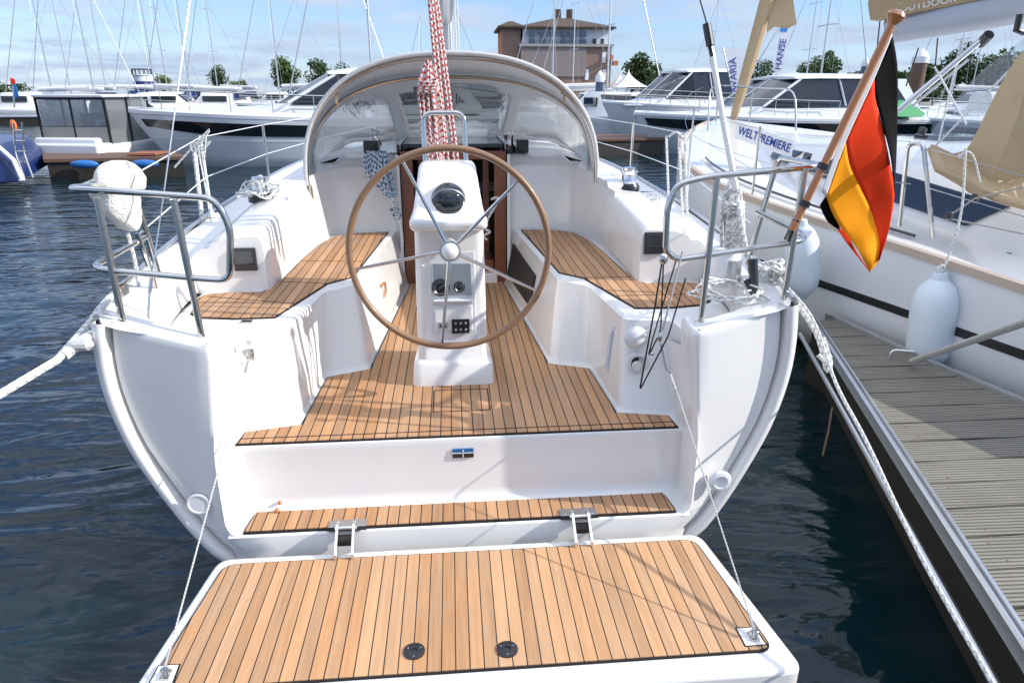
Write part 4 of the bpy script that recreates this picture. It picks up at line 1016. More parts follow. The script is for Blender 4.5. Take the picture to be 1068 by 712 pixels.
nb = thing('sailboat', 'white neighbouring yacht with beige sail cover and black hull stripe right of the jetty', 'sailboat', (4.4, 6, WL))
NL = [(3.34, 2.35), (3.19, 3.1), (3.0, 3.95), (2.85, 4.6), (2.68, 5.3), (2.56, 6.0), (2.52, 6.9), (2.66, 8.0), (3.05, 9.3), (3.7, 10.6), (4.45, 11.7)]
AX0, AX1 = Vector((5.03, 2.3, 0)), Vector((4.45, 11.7, 0))
axd = (AX1 - AX0).normalized()
NLs = smoothpts([(x, y, 0) for x, y in NL], 4)
NL2 = [(p.x, p.y) for p in NLs]
def nz(y): return .70 + .062 * (y - 3) if y < 8 else 1.01 + .09 * (y - 8)
def refl(p):
    v = Vector((p[0], p[1], 0)) - AX0; a = axd * v.dot(axd); return AX0 + a - (v - a)
def nring(p, tkb=1):
    y = p[1]; z = nz(y); r = refl(p); c = (Vector((p[0], p[1], 0)) + r) / 2; l = Vector((p[0], p[1], 0)); out = []
    for t, zz in ((0, z), (0, z - .03), (.0, .3), (.02, .0), (.08, -.2), (.3, -.45), (1, -.6)): q = l.lerp(c, t); out.append(Vector((q.x, q.y, zz)))
    for t, zz in ((.3, -.45), (.08, -.2), (.02, .0), (0, .3), (0, z - .03), (0, z)): q = r.lerp(c, t); out.append(Vector((q.x, q.y, zz)))
    return out
d = MB(); d.loft([nring(p) for p in NL2], closed=False, cap=(True, False)); d.build('hull', 'hullw', nb, smooth=50)
d = MB(); n_ = lambda i: Vector(((NLs[min(i + 1, len(NLs) - 1)] - NLs[max(0, i - 1)]).y, -(NLs[min(i + 1, len(NLs) - 1)] - NLs[max(0, i - 1)]).x, 0)).normalized() * -1
d.loft([[NLs[i] + n_(i) * o + Vector((0, 0, z)) for o, z in ((.004, .345), (.004, .40), (-.01, .40), (-.01, .345))] for i in range(len(NLs) - 3)]); d.build('hull_stripe', 'black', nb)
d = MB(); d.loft([[NLs[i] + n_(i) * o + Vector((0, 0, nz(NLs[i].y) + z)) for o, z in ((.012, -.02), (.012, .03), (-.03, .035), (-.03, -.02))] for i in range(len(NLs) - 2)]); d.build('toe_rail', simple('toe_rail_teak', (.45, .36, .29), .5), nb)
d = MB(); d.loft([[Vector((p[0] + .02, p[1], nz(p[1]) + .0)), (Vector((p[0], p[1], 0)) + refl(p)) / 2 + Vector((0, 0, nz(p[1]) + .05)), refl(p) + Vector((-.02, 0, nz(p[1])))] for p in NL2], closed=False, cap=(False, False)); d.build('deck', 'gel', nb)
# cabin
def cring(y, w, h):
    z = nz(y); cx = AX0.x + (y - 2.3) * axd.x / axd.y
    pr = [(w + .16, -.01), (w + .10, h * .45), (w + .03, h * .85), (w - .08, h), (w * .5, h + .05), (0, h + .06)]
    return [Vector((cx - a, y, z + b)) for a, b in pr] + [Vector((cx + a, y, z + b)) for a, b in pr[-2::-1]]
CB = [(2.5, 1.28, .30), (3.0, 1.26, .32), (4.1, 1.2, .36), (4.5, 1.17, .42), (5.5, 1.15, .42), (6.8, 1.05, .34), (8.0, .8, .20), (9.0, .5, .08), (9.7, .3, .0)]
d = MB(); d.loft([cring(*c) for c in CB], closed=False, cap=(True, True)); d.build('cabin', 'gel', nb, smooth=45)
def cside(y, t, o=.03):
    for (y0, w0, h0_), (y1, w1, h1_) in zip(CB[:-1], CB[1:]):
        if y0 <= y <= y1: f = (y - y0) / (y1 - y0); w = w0 + (w1 - w0) * f; h = h0_ + (h1_ - h0_) * f
    cx = AX0.x + (y - 2.3) * axd.x / axd.y; x = w + .16 - .13 * t * 1.05
    return Vector((cx - x - o, y, nz(y) + h * .85 * t))
for y0, y1 in ((4.25, 5.6), (5.75, 7.0), (7.2, 8.0)):
    d = MB(); A = [cside(y0 + .25, .22), cside(y1, .22), cside(y1 + .1, .82), cside(y0, .82)]; B = [p + Vector((.03, 0, 0)) for p in A]; d.loft([A, B]); d.build('window', 'dglass', nb, smooth=0)
for y, w_, l_ in ((6.4, .5, .5),):
    cx = AX0.x + (y - 2.3) * axd.x / axd.y; zt_ = {8.7: nz(8.7) + .17, 6.4: nz(6.4) + .44}[y]
    d = MB(); d.box((cx, y, zt_), (w_, l_, .04)); d.build('deck_hatch', 'dglass', nb, bevel=.012)
for s_2 in (-1, 1):
    cx = AX0.x + (5.8 - 2.3) * axd.x / axd.y; P = [Vector((cx + s_2 * .85, 4.9 + k * .24, nz(5.5) + .43 + (.05 if k % 2 else .0) - k * .012)) for k in range(9)]
    d = MB(); d.tube(P, .013, 6); d.build('handrail', 'varnish', nb)
d = MB(); d.tube([Vector((x + .28, y, nz(y) + .03)) for x, y in NL2 if 4.4 < y < 8.2], .012, 5); d.build('genoa_track', 'black', nb)
# rails, stanchions
for y in (3.9, 5.9, 7.9): 
    x = [p for p in NL2 if p[1] >= y][0][0] + .06; d = MB()
    if y == 3.9:
        P = rnd([at(938, 236, 4.28), at(947, 150, 4.3), at(963, 150, 4.2), at(973, 248, 4.05)], .05, 6)
        d.tube(P, .0135, 10)
    else: d.tube([(x, y, nz(y)), (x, y, nz(y) + .6)], .011, 8)
    d.build('stanchion', 'steel', nb)
for zz in (.58, .32):
    d = MB(); d.tube([at(968, 196 - (zz - .32) * 160, 4.1), at(1068, 226 - (zz - .32) * 160, 3.3)], .003, 5); d.tube([at(950, 192 - (zz - .32) * 170, 4.2)] + [Vector((x + .06, y, nz(y) + zz)) for x, y in NL2 if y > 5.2 and y < 10.8], .003, 5); d.build('lifeline', 'steel', nb)
d = MB()
P = rnd([Vector((3.75, 10.2, 1.2)), Vector((3.8, 10.4, 1.8)), Vector((4.48, 11.7, 1.86)), Vector((5.1, 10.4, 1.8)), Vector((5.1, 10.2, 1.2))], .2, 5); d.tube(P, .014, 8)
for x, y in ((4.2, 11.1), (4.75, 11.1)): d.tube([(x, y, 1.3), (x, y, 1.83)], .013, 8)
d.build('pulpit', 'steel', nb)
# banner on the pulpit
A = at(768, 126, 7.8); B = at(828, 147, 7.2); dn = Vector((0, 0, -.22)); dr = (B - A)
d = MB(); d.loft([[A, B, B + dn * .8, A + dn * .85], [p + Vector((0, .012, 0)) for p in (A, B, B + dn * .8, A + dn * .85)]]); bn = d.build('banner', 'fwhite', nb, smooth=0)
rot = frame_rot(dr, (0, 0, 1)); text_mesh('banner_text', 'WELTPREMIERE', .125, nb, 'ink', A.lerp(B, .5) + dn * .42 + Vector((0, -.01, 0)), rot, sx=.78, spacing=1.0)
# furled foresail
d = MB(); f0 = at(765, 124, 11.6); f1 = at(800, 2, 11.2); f2 = at(835, -120, 10.9)
d.tube([f0, f0.lerp(f1, .3), f1, f2], .06, 10, taper=.14); d.build('furled_foresail', 'beige', nb)
d = MB(); d.tube([f0 + Vector((0, 0, -.25)), f0], .03, 8); d.lathe(f0 + Vector((0, 0, -.12)), [(0, 0), (.08, 0), (.08, .1), (0, .1)], 12); d.build('furler_drum', 'black', nb)
d = MB(); A = [at(806, -8, 11.2), at(826, -8, 11.0), at(831, 25, 10.8), at(822, 30, 10.9), at(808, 28, 11.0), at(800, 34, 11.1), at(803, 10, 11.2)]; d.loft([A, [p + Vector((0, .02, 0)) for p in A]]); d.build('sail_clew', 'beige', nb)
# boom with sail cover
YB = 5.6
def bm(px, py, dy=0): return at(px, py, YB + dy)
bq = [(912, 22, 0), (990, 8, -.35), (1068, -7, -.7), (1130, -20, -1.0)]
tops = [(914, -30, 0), (990, -60, -.35), (1068, -90, -.7), (1130, -110, -1)]
d = MB(); rings = []
for (a, b, dy), (c_, e, _) in zip(bq, tops):
    lo = bm(a, b, dy); hi = bm(c_, e, dy); w = Vector((.10, .07, 0))
    rings.append([lo - w * .6, lo.lerp(hi, .3) - w, lo.lerp(hi, .8) - w * .7, hi, lo.lerp(hi, .8) + w * .7, lo.lerp(hi, .3) + w, lo + w * .6])
d.loft(rings); d.build('sail_cover', 'beige', nb, smooth=60)
d = MB(); lo = [(930, 45, 0), (990, 36, -.35), (1068, 24, -.7), (1130, 14, -1.0)]; rings = []
for (a, b, dy), (c_, e, _) in zip(lo, bq):
    p = bm(a, b, dy); q = bm(c_ + (14 if dy == 0 else 0), e - 1, dy); w = Vector((.075, .05, 0)); rings.append([p - w * .4, p.lerp(q, .25) - w, p.lerp(q, .8) - w, q - w * .6, q + w * .6, p.lerp(q, .8) + w, p + w * .4])
d.loft(rings); d.build('boom', simple('boom_paint', (.42, .46, .52), .4), nb, smooth=50)
nrm = (bm(1068, 0, -.7) - bm(912, 0, 0)); rot = frame_rot(bm(1068, -7, -.7) - bm(912, 22, 0), (0, 0, 1))
text_mesh('cover_text', 'OUTDOOR', .062, nb, 'fwhite', bm(971, 6, -.26) + rot @ Vector((0, 0, .105)), rot, sx=1.15)
c = bm(939, 2, -.12) + rot @ Vector((0, 0, .105)); d = MB(); 
for k in range(3): d.tube([c + rot @ Vector((.02 * math.cos(t * PI / 6 + k), .024 * math.sin(t * PI / 6), 0)) + rot @ Vector(((k - 1) * .014, 0, 0)) for t in range(12)], .003, 4, closed=True)
d.build('cover_emblem', 'fwhite', nb)
d = MB(); d.tube([at(936, 116, 5.1), at(1000, 62, 5.0), at(1026, 40, 4.95)], .022, 12); d.tube([at(950, 112, 5.15), at(1010, 62, 5.0)], .010, 8); d.build('kicker_strut', 'alu', nb)
d = MB(); d.tube([at(1022, 46, 4.98), at(1032, 36, 4.9)], .035, 10); d.build('fitting', 'black', nb); d = MB(); d.tube([at(1064, 15, 4.4), at(1060, 32, 4.4), at(1068, 34, 4.4)], .02, 8); d.build('fitting', 'black', nb)
d = MB()
for (a, b) in (((918, 20), (905, 145)), ((978, 40), (972, 110)), ((958, 50), (945, 90))): d.tube([at(*a, 6.2), at(*b, 6.2)], .006, 6)
d.build('topping_lines', 'darkwood', nb)
d = MB()
d.tube([at(975, 70, 5), at(1008, 130, 4.5)], .007, 6); d.tube([at(1066, 60, 4.6), at(970, 158, 4.9)], .008, 6); d.tube([at(1003, 40, 5), at(975, 165, 5)], .006, 6); d.build('control_line', 'ropew', nb)
# sprayhood
sp0 = [at(962, 160, 4.9), at(1000, 100, 4.75), at(1030, 55, 4.6), at(1068, 30, 4.4), at(1120, 20, 4.3)]
sp1 = [at(990, 178, 4.35), at(1008, 120, 4.3), at(1040, 85, 4.2), at(1075, 65, 4.1), at(1130, 60, 4.0)]
A = [at(990, 176, 4.5), at(1012, 150, 4.45), at(1040, 95, 4.4), at(1068, 52, 4.3), at(1130, 0, 4.2)]
B = [at(1030, 196, 4.2), at(1040, 172, 4.15), at(1062, 120, 4.1), at(1080, 60, 4.1), at(1140, 10, 4.0)]
C_ = [at(1068, 205, 4.0), at(1080, 190, 4.0), at(1100, 120, 4.0), at(1120, 60, 4.0), at(1160, 10, 3.9)]
d = MB(); d.loft([smoothpts(A, 4), smoothpts(B, 4)], closed=False, cap=(False, False)); d.build('sprayhood_side', 'beige', nb, smooth=70)
d = MB(); d.loft([smoothpts(B, 4), smoothpts(C_, 4)], closed=False, cap=(False, False)); d.build('sprayhood', 'beige', nb, smooth=70)
F = [at(948, 170, 5.1), at(985, 120, 5.0), at(1020, 78, 4.8), at(1068, 40, 4.5), at(1130, -10, 4.3)]
d = MB(); d.loft([smoothpts(F, 4), smoothpts(A, 4)], closed=False, cap=(False, False)); d.build('sprayhood_window', 'vinyl', nb, smooth=70)
cb = [at(1000, 150, 4.3), at(990, 172, 4.4), at(1018, 200, 4.1), at(1045, 196, 4.0), at(1058, 214, 3.9), at(1075, 200, 3.9), at(1085, 165, 4.0), at(1040, 155, 4.2)]
d = MB(); P1 = [at(972, 150, 4.5), at(1005, 165, 4.4), at(1035, 175, 4.3), at(1075, 168, 4.1)]; P2 = [at(980, 172, 4.3), at(1010, 186, 4.2), at(1035, 200, 4.05), at(1085, 215, 3.8)]
P3 = [at(1008, 184, 4.15), at(1022, 198, 4.1), at(1050, 204, 3.95), at(1090, 215, 3.7)]
d.loft([smoothpts(P1, 4), smoothpts(P2, 4), smoothpts(P3, 4)], closed=False, cap=(False, False)); o = d.build('folded_cover', 'beige', nb, smooth=70); s_ = o.modifiers.new('t', 'SOLIDIFY'); s_.thickness = .05
for px, py in ((1017, 207), (990, 225), (962, 137), (1052, 268)):
    d = MB(); d.box(at(px, py, 4.05 if px > 980 else 4.5), (.05, .04, .05), rz=.5, ry=.4); d.build('pulley', 'black', nb, bevel=.01)
d = MB(); d.tube([at(1017, 207, 4.03), at(990, 225, 4.1)], .006, 6); d.tube([at(1068, 195, 3.7), at(1017, 207, 4.03)], .006, 6); d.tube([at(990, 228, 4.05), at(1068, 244, 3.5)], .005, 6); d.build('sheet', 'grime', nb)

# fenders on the neighbour
def fender(px0, py0, px1, py1, Y, r, lab):
    a = at(px0, py0, Y); b = at(px1, py1, Y); L = (a - b).length; f = thing('fender', lab, 'fender', b)
    ax = (a - b).normalized(); q = Vector((0, 0, 1)).rotation_difference(ax).to_matrix()
    d = MB(); prof = [(0, 0), (r * .3, 0), (r * .34, .02), (r * .7, .06), (r * .94, .12), (r, .2), (r, L - .22), (r * .94, L - .13), (r * .7, L - .06), (r * .36, L - .02), (r * .3, L + .02), (0, L + .02)]
    d.lathe(b, prof, 26, rot=q); d.build('body', 'fender', f); return f, a
f, a = fender(980, 288, 965, 385, 3.84, .135, 'pale blue fender hanging on the neighbouring yacht in the sun beside the mooring ring')
d = MB(); d.tube(smoothpts([a, at(990, 265, 3.85), at(1003, 218, 3.9), at(1007, 155, 4.0)], 6), .007, 6); d.tube(smoothpts([at(1000, 165, 4.0), at(1008, 158, 4.0), at(1016, 165, 4.0), at(1022, 190, 4.0)], 4), .006, 6); d.tube(smoothpts([a, a + Vector((.03, 0, .03)), a + Vector((0, 0, .07)), a + Vector((-.03, 0, .03)), a], 4), .008, 6); d.build('lanyard', 'ropew', f)
f, a = fender(836, 232, 836, 312, 4.75, .125, 'white fender hanging on the neighbouring yacht behind the flagstaff foot')
d = MB(); d.tube([a, at(838, 205, 4.8)], .007, 6); d.build('lanyard', 'ropew', f)
# spring line with snubber
sn = thing('spring_line', 'grey spiral snubber line stretched from the ring on the jetty edge up to the right', 'rope', at(952, 378, 3.5))
a = at(950, 377, 3.62); b = at(1100, 326, 2.7); d = MB(); d.tube([a, b], .013, 10)
n_h = 120; P = []
axx = (b - a).normalized(); u = axx.cross(Vector((0, 0, 1))).normalized(); w = axx.cross(u)
for i in range(n_h * 6): t = i / (n_h * 6); an = i * 2 * PI / 6; P.append(a.lerp(b, t) + (u * math.cos(an) + w * math.sin(an)) * .016)
d.tube(P, .004, 4); d.build('line', 'grime', sn)

# ================================================================== OTHER BOATS
def lthing(name, label, cat, loc, rz, group=None): return thing(name, label, cat, loc, rz, group, shift=False)
def mhull(L, B, F, rake=1.2, flare=.25, mat='hullw', sh_=.25):
    st = []
    for i in range(13):
        t = i / 12; x = L * t
        bw = B / 2 * min(1, (1 - (1 - min(1, t / .45)) ** 2.2)) * (1 if t < .8 else 1 - .1 * (t - .8) / .2)
        z = F * (1 + sh_ * (1 - t) ** 2)
        xs = lambda k: x + rake * k * max(0, 1 - t / .35)
        p = [(xs(0), bw + .0, z), (xs(.06), bw + .02, z - .12), (xs(.3), bw * (1 - flare * .3), z * .62), (xs(.7), bw * (1 - flare * .7 * (1 - t * .6)), z * .22), (xs(.95), bw * (1 - flare * (1 - t * .5)), 0), (xs(1.3), bw * .5, -.35), (xs(1.4), 0.0, -.5)]
        st.append([Vector((a, -b, c)) for a, b, c in p] + [Vector((a, b, c)) for a, b, c in p[-2::-1]])
    return st
def side_pt(st, fx, h):          # point on the near side at fraction fx, height fraction 0..1 from sheer down
    i = min(11, int(fx * 12)); t = fx * 12 - i; r = [a.lerp(b, t) for a, b in zip(st[i], st[i + 1])]
    # r[0..4] from sheer to waterline
    zt = r[0].z * (1 - h)
    for a, b in zip(r[:4], r[1:5]):
        if b.z <= zt <= a.z: return a.lerp(b, (a.z - zt) / max(1e-6, a.z - b.z))
    return r[4]
def motor_yacht(label, loc, rz, L, B, F, stripe, cab, hullm='hullb', group=None, name='motor_yacht', arch=True):
    t = lthing(name, label, 'motor yacht', loc, rz, group)
    st = mhull(L, B, F)
    d = MB(); d.loft(st, closed=False, cap=(False, True)); d.build('hull', hullm, t, smooth=50)
    d = MB(); rg = []
    for i in range(13):
        a, b = st[i][0], st[i][-1]; w = Vector((0, .0, 0)); r = [a + Vector((0, -.03, -.06)), a + Vector((0, -.035, .03)), a + Vector((.05, .1 if a.y < -.1 else 0, .10)), (a + b) / 2 + Vector((0, 0, .30 * min(1, i / 4))), b + Vector((.05, -.1 if a.y < -.1 else 0, .10)), b + Vector((0, .035, .03)), b + Vector((0, .03, -.06))]; rg.append(r)
    d.loft(rg, closed=False, cap=(True, True)); d.build('deck', 'hullw', t, smooth=50)
    if stripe:
        d = MB(); f0, f1, h0_, h1_ = stripe; A = []
        for k in range(0, 45):
            f = f0 + (f1 - f0) * k / 44; tt = min(1, k / 8); A.append([side_pt(st, f, h0_ + (h1_ - h0_) * (.55 + .45 * tt) * j / 4) + Vector((0, -.022, 0)) for j in range(5)] + [side_pt(st, f, h0_ + (h1_ - h0_) * (.55 + .45 * tt)) + Vector((0, .03, 0)), side_pt(st, f, h0_) + Vector((0, .03, 0))])
        d.loft(A); d.build('hull_window', 'dglass', t)
        d = MB(); A = []
        for k in range(25):
            f = .01 + .97 * k / 24; p = side_pt(st, f, h1_ + .08) + Vector((0, -.01, 0)); q = side_pt(st, f, h1_ + .105) + Vector((0, -.01, 0)); A.append([p, q, q + Vector((0, .03, 0)), p + Vector((0, .03, 0))])
        d.loft(A); d.build('chine_line', 'hullw', t)
    # coachroof / cabin: cab = (x0,x1,x2,x3,h) windscreen foot, windscreen top, roof end, cabin end
    x0, x1, x2, x3, h = cab; zb = F + .18; w = B / 2 - .28
    def ring(x, w_, z0, z1, n=.0): return [Vector((x, -w_, z0)), Vector((x, -w_ + .06 + .1 * n, z0 + (z1 - z0) * .7)), Vector((x, -w_ + .22, z1)), Vector((x, 0, z1 + .05)), Vector((x, w_ - .22, z1)), Vector((x, w_ - .06, z0 + (z1 - z0) * .7)), Vector((x, w_, z0))]
    d = MB(); d.loft([ring(x0 - 1.8, w * .5, zb, zb + .03), ring(x0 - .6, w * .8, zb, zb + .22), ring(x0, w * .95, zb, zb + .34), ring(x3, w, zb, zb + .34)], closed=False, cap=(True, True)); d.build('trunk_cabin', 'hullw', t, smooth=50)
    z0 = zb + .34; z1 = zb + h
    d = MB(); d.loft([[Vector((x0, -w * .9, z0)), Vector((x0 - .35, 0, z0)), Vector((x0, w * .9, z0))], [Vector((x1, -w * .82, z1)), Vector((x1 - .25, 0, z1 + .04)), Vector((x1, w * .82, z1))]], closed=False, cap=(False, False)); d.build('windscreen', 'dglass', t, smooth=30)
    for s in (-1, 1):
        d = MB()
        d.loft([[Vector((x0 + .1, s * w * .93, z0)), Vector((x3 - .5, s * w * .95, z0)), Vector((x3 - 1.3, s * w * .86, z1)), Vector((x1 + .05, s * w * .83, z1))], [Vector((x0 + .1, s * w * .90, z0)), Vector((x3 - .5, s * w * .92, z0)), Vector((x3 - 1.3, s * w * .83, z1)), Vector((x1 + .05, s * w * .80, z1))]])
        d.build('side_window', 'dglass', t, smooth=0)
    for s in (-1, 1):
        d = MB(); d.tube([(x0 - .05, s * w * .93, z0), (x1, s * w * .84, z1)], .045, 6); d.build('window_frame', 'hullw', t); d = MB(); d.tube([(x0 + (x3 - x0) * .5, s * w * .955, z0), (x0 + (x3 - x0) * .45, s * w * .86, z1)], .035, 6); d.build('window_frame', 'hullw', t); d = MB()
        d.loft([[(x3 - .55, s * w * .97, z0 - .3), (x3 + .15, s * w * .97, z0 - .3), (x3 - .7, s * w * .86, z1), (x3 - 1.35, s * w * .86, z1)], [(x3 - .55, s * w * .90, z0 - .3), (x3 + .15, s * w * .9, z0 - .3), (x3 - .7, s * w * .8, z1), (x3 - 1.35, s * w * .8, z1)]])
        d.build('quarter_post', 'hullw', t)
    d = MB(); d.tube([(x0 - .38, 0, z0), (x1 - .28, 0, z1)], .03, 6); d.build('windscreen_post', 'hullw', t)
    d = MB(); d.loft([ring(x1 - .25, w * .86, z1 - .02, z1 + .05), ring(x1 + .6, w * .92, z1 + .0, z1 + .16), ring(x2 - .8, w * .92, z1, z1 + .15), ring(x2, w * .85, z1 + .02, z1 + .08)], closed=False, cap=(True, True)); d.build('roof', 'hullw', t, smooth=50)
    d = MB(); pts = [side_pt(st, f, 0) + Vector((.1, .12 if f > .04 else 0, .62)) for f in [.0, .03, .08, .15, .25, .35, .45, .55]]
    d.tube(pts, .02, 6)
    for p in pts: d.tube([p, p - Vector((0, 0, .62))], .014, 5)
    d.tube([p - Vector((0, 0, .3)) for p in pts], .009, 5); d.build('bow_rail', 'steel', t)
    return t, st
W0 = lambda px, Y: Vector((at(px, 100, Y).x, Y, WL))
y1, st = motor_yacht('big white motor yacht with long black hull window lying left behind the dodger', W0(130, 22.0), R(11), 11.5, 3.6, 1.28, (.02, .9, .14, .38), (4.6, 6.0, 9.3, 10.3, 1.15), 'hullm2')
y2, st2 = motor_yacht('white motor yacht with dark cabin glass lying right of the dodger, nearer of two', W0(662, 25.0), R(9), 12.5, 3.9, 1.12, (.02, .9, .10, .42), (4.2, 5.6, 9.4, 10.6, 1.25), 'hullm2')
y3, st3 = motor_yacht('white motor yacht with dark framed deckhouse, farther of two right of the dodger', W0(628, 33), R(14), 11, 3.6, 1.35, None, (2.6, 3.9, 6.6, 7.4, 1.45), 'hullw')
y4, st4 = motor_yacht('grey white motorboat with dark hull window lying far right behind the kicker strut', W0(968, 25), R(-4), 9, 3.2, .95, (.05, .8, .2, .5), (5.0, 6.2, 8.2, 8.8, .9), 'hullb')
y5, st5 = motor_yacht('white motor cruiser at the far left edge under the red and blue flag', W0(-50, 34), R(185), 9, 3.2, 1.1, (.05, .8, .2, .45), (2.6, 3.6, 6.4, 7.2, 1.0), 'hullw')
# cabin cruiser seen from astern, left
cc_ = lthing('cabin_cruiser', 'small white cabin cruiser with open glazed canopy lying at the dark float on the left', 'motorboat', W0(72, 21.2), R(80)); cc_.scale = (.8, .84, .84)
st = mhull(6.6, 2.7, .85, rake=.9); 
for r in st:
    for p in r: p.x = 6.6 - p.x            # bow towards +x
d = MB(); d.loft(st, closed=False, cap=(False, True)); d.build('hull', 'hullw', cc_, smooth=50)
d = MB(); d.loft([[r[0], (r[0] + r[-1]) / 2 + Vector((0, 0, .12)), r[-1]] for r in st], closed=False, cap=(False, False)); d.build('deck', 'hullw', cc_)
d = MB(); d.loft([[Vector((x, y * w, z)) for y, z in ((-1, .8), (-.95, h * .8), (-.8, h), (0, h + .05), (.8, h), (.95, h * .8), (1, .8))] for x, w, h in ((4.9, .5, .95), (4.2, .9, 1.25), (3.4, 1.1, 1.5), (2.9, 1.15, 2.1), (2.7, 1.15, 2.3), (2.5, 1.15, 2.35))], closed=False, cap=(False, True)); d.build('cabin', 'hullw', cc_, smooth=50)
for s in (-1, 1):
  d = MB(); d.loft([[Vector((x, s * y, z)) for x, y, z in ((2.65, 1.17, 1.3), (3.6, 1.12, 1.3), (2.95, 1.15, 2.0), (2.65, 1.16, 2.1))], [Vector((x, s * (y - .04), z)) for x, y, z in ((2.65, 1.17, 1.3), (3.6, 1.12, 1.3), (2.95, 1.15, 2.0), (2.65, 1.16, 2.1))]])
  d.build('side_window', 'dglass', cc_, smooth=0)
d = MB(); d.box((1.3, 0, 2.38), (2.9, 2.5, .10)); d.build('canopy_roof', 'hullw', cc_, bevel=.04)
for x in (-.05, 1.2, 2.5):
    for s in (-1, 1): d = MB(); d.box((x, s * 1.2, 1.6), (.07, .06, 1.5)); d.build('post', 'rubber', cc_)
d = MB(); d.box((-.05, 0, 1.6), (.06, .05, 1.5)); d.box((-.05, 0, 2.3), (.06, 2.4, .08)); d.build('post', 'rubber', cc_)
d = MB()
for s in (-1, 1): d.box((1.25, s * 1.2, 1.55), (2.4, .01, 1.4))
d.box((-.06, 0, 1.85), (.01, 2.3, .85)); d.build('canopy_glass', 'vinyl', cc_, smooth=0)
d = MB(); d.box((.0, 0, 1.02), (.12, 2.35, .75)); d.box((1.2, 1.15, 1.0), (2.3, .05, .6)); d.box((1.2, -1.15, 1.0), (2.3, .05, .6)); d.build('canvas_skirt', simple('taupe_canvas', (.3, .28, .25), .8), cc_)
d = MB(); d.box((-.45, 0, .55), (.9, 2.5, .7)); d.box((-.5, 0, .95), (.35, 2.2, .25)); d.build('stern_seat', 'hullw', cc_, bevel=.08)
d = MB(); d.box((1.7, .5, 1.3), (.5, .6, 1.0)); d.box((1.0, -.5, 1.2), (.4, .5, .7)); d.build('helm_seat', 'bluegrey', cc_, bevel=.06)
# floats
def flt(px0, px1, Y0, Y1, zt, label, top='darkwood'):
    a = at(px0, 100, Y0); b = at(px1, 100, Y0); c = at(px1, 100, Y1); e = at(px0, 100, Y1)
    t = thing('pontoon', label, 'pontoon', (a.x, Y0, WL))
    P = [(a.x, Y0), (b.x, Y0 + .5), (c.x, Y1), (e.x, Y1)]
    d = MB(); d.prism(P, WL - .3, zt - .08); d.build('float', 'darkwood', t)
    d = MB(); d.prism(inset(P, .06), zt - .08, zt); d.build('deck', top, t)
    return t
pf = flt(33, 172, 18.7, 20.6, .18, 'dark low float carrying the small cabin cruiser on the left', 'piling')
flt(610, 700, 24.2, 27.0, .25, 'dark timber pontoon right of the dodger, in front of the farther motor yacht', 'piling')
flt(-30, 240, 52, 54, .25, 'long grey pontoon across the harbour behind the cabin cruiser', 'alu')
flt(880, 1100, 22.5, 24.2, .1, 'dark pontoon behind the ensign on the right', 'darkwood')
flt(560, 900, 58, 60, .25, 'long grey pontoon across the harbour to the right behind the motor yachts', 'alu')
d = MB(); a = W0(128, 19.6); a.z = .19; b = W0(160, 19.8); b.z = .19
d.box((a + b) / 2 + Vector((0, 0, .04)), ((b - a).length, .9, .05)); tag(d.build('deck_board', 'redwood'), 'red brown boards lying on the right end of the dark float', 'boards')
for px, lab in ((73, 'blue cylindrical fender hanging on the left part of the dark float'), (138, 'blue cylindrical fender hanging under the red brown boards of the float')):
    c = W0(px, 18.62); c.z = .05; d = MB(); d.sphere(c, .105, (3.4, 1, 1), 14, 8); o = d.build('fender', 'blue'); tag(o, lab, 'fender')
# blue boat at the left edge
bb = thing('sailboat', 'dark blue boat stern with white trim and steel ladder at the left edge', 'boat', W0(5, 17))
d = MB(); c = W0(5, 16.6)
A = [at(-80, 150, 16.6), at(-8, 151, 16.6), at(12, 168, 16.6), at(22, 190, 16.4), at(-80, 196, 16.4)]; d.loft([A, [p + Vector((-1.5, 4, 0)) for p in A]]); d.build('hull', 'navy', bb, smooth=0, bevel=.05)
d = MB(); d.tube([at(-80, 149, 16.55), at(-6, 149, 16.5), at(14, 167, 16.5), at(24, 189, 16.3)], .05, 6); d.build('rub_rail', 'hullw', bb)
d = MB(); 
for o_ in (0, 9): d.tube(rnd([at(14 + o_, 128, 17), at(16 + o_, 160, 17), at(26 + o_, 186, 16.5)], .2), .022, 6)
for k in range(4): d.tube([at(15 + k * 1.5, 136 + k * 11, 17), at(25 + k * 1.5, 136 + k * 11, 17)], .018, 6)
d.build('stern_rail', 'steel', bb)
d = MB(); d.sphere(at(14, 131, 17.2), .075, (1, .6, 1.7)); o = d.build('lifebuoy_light', 'orange'); tag(o, 'orange rescue buoy hung on the blue boat stern rail', 'buoy')

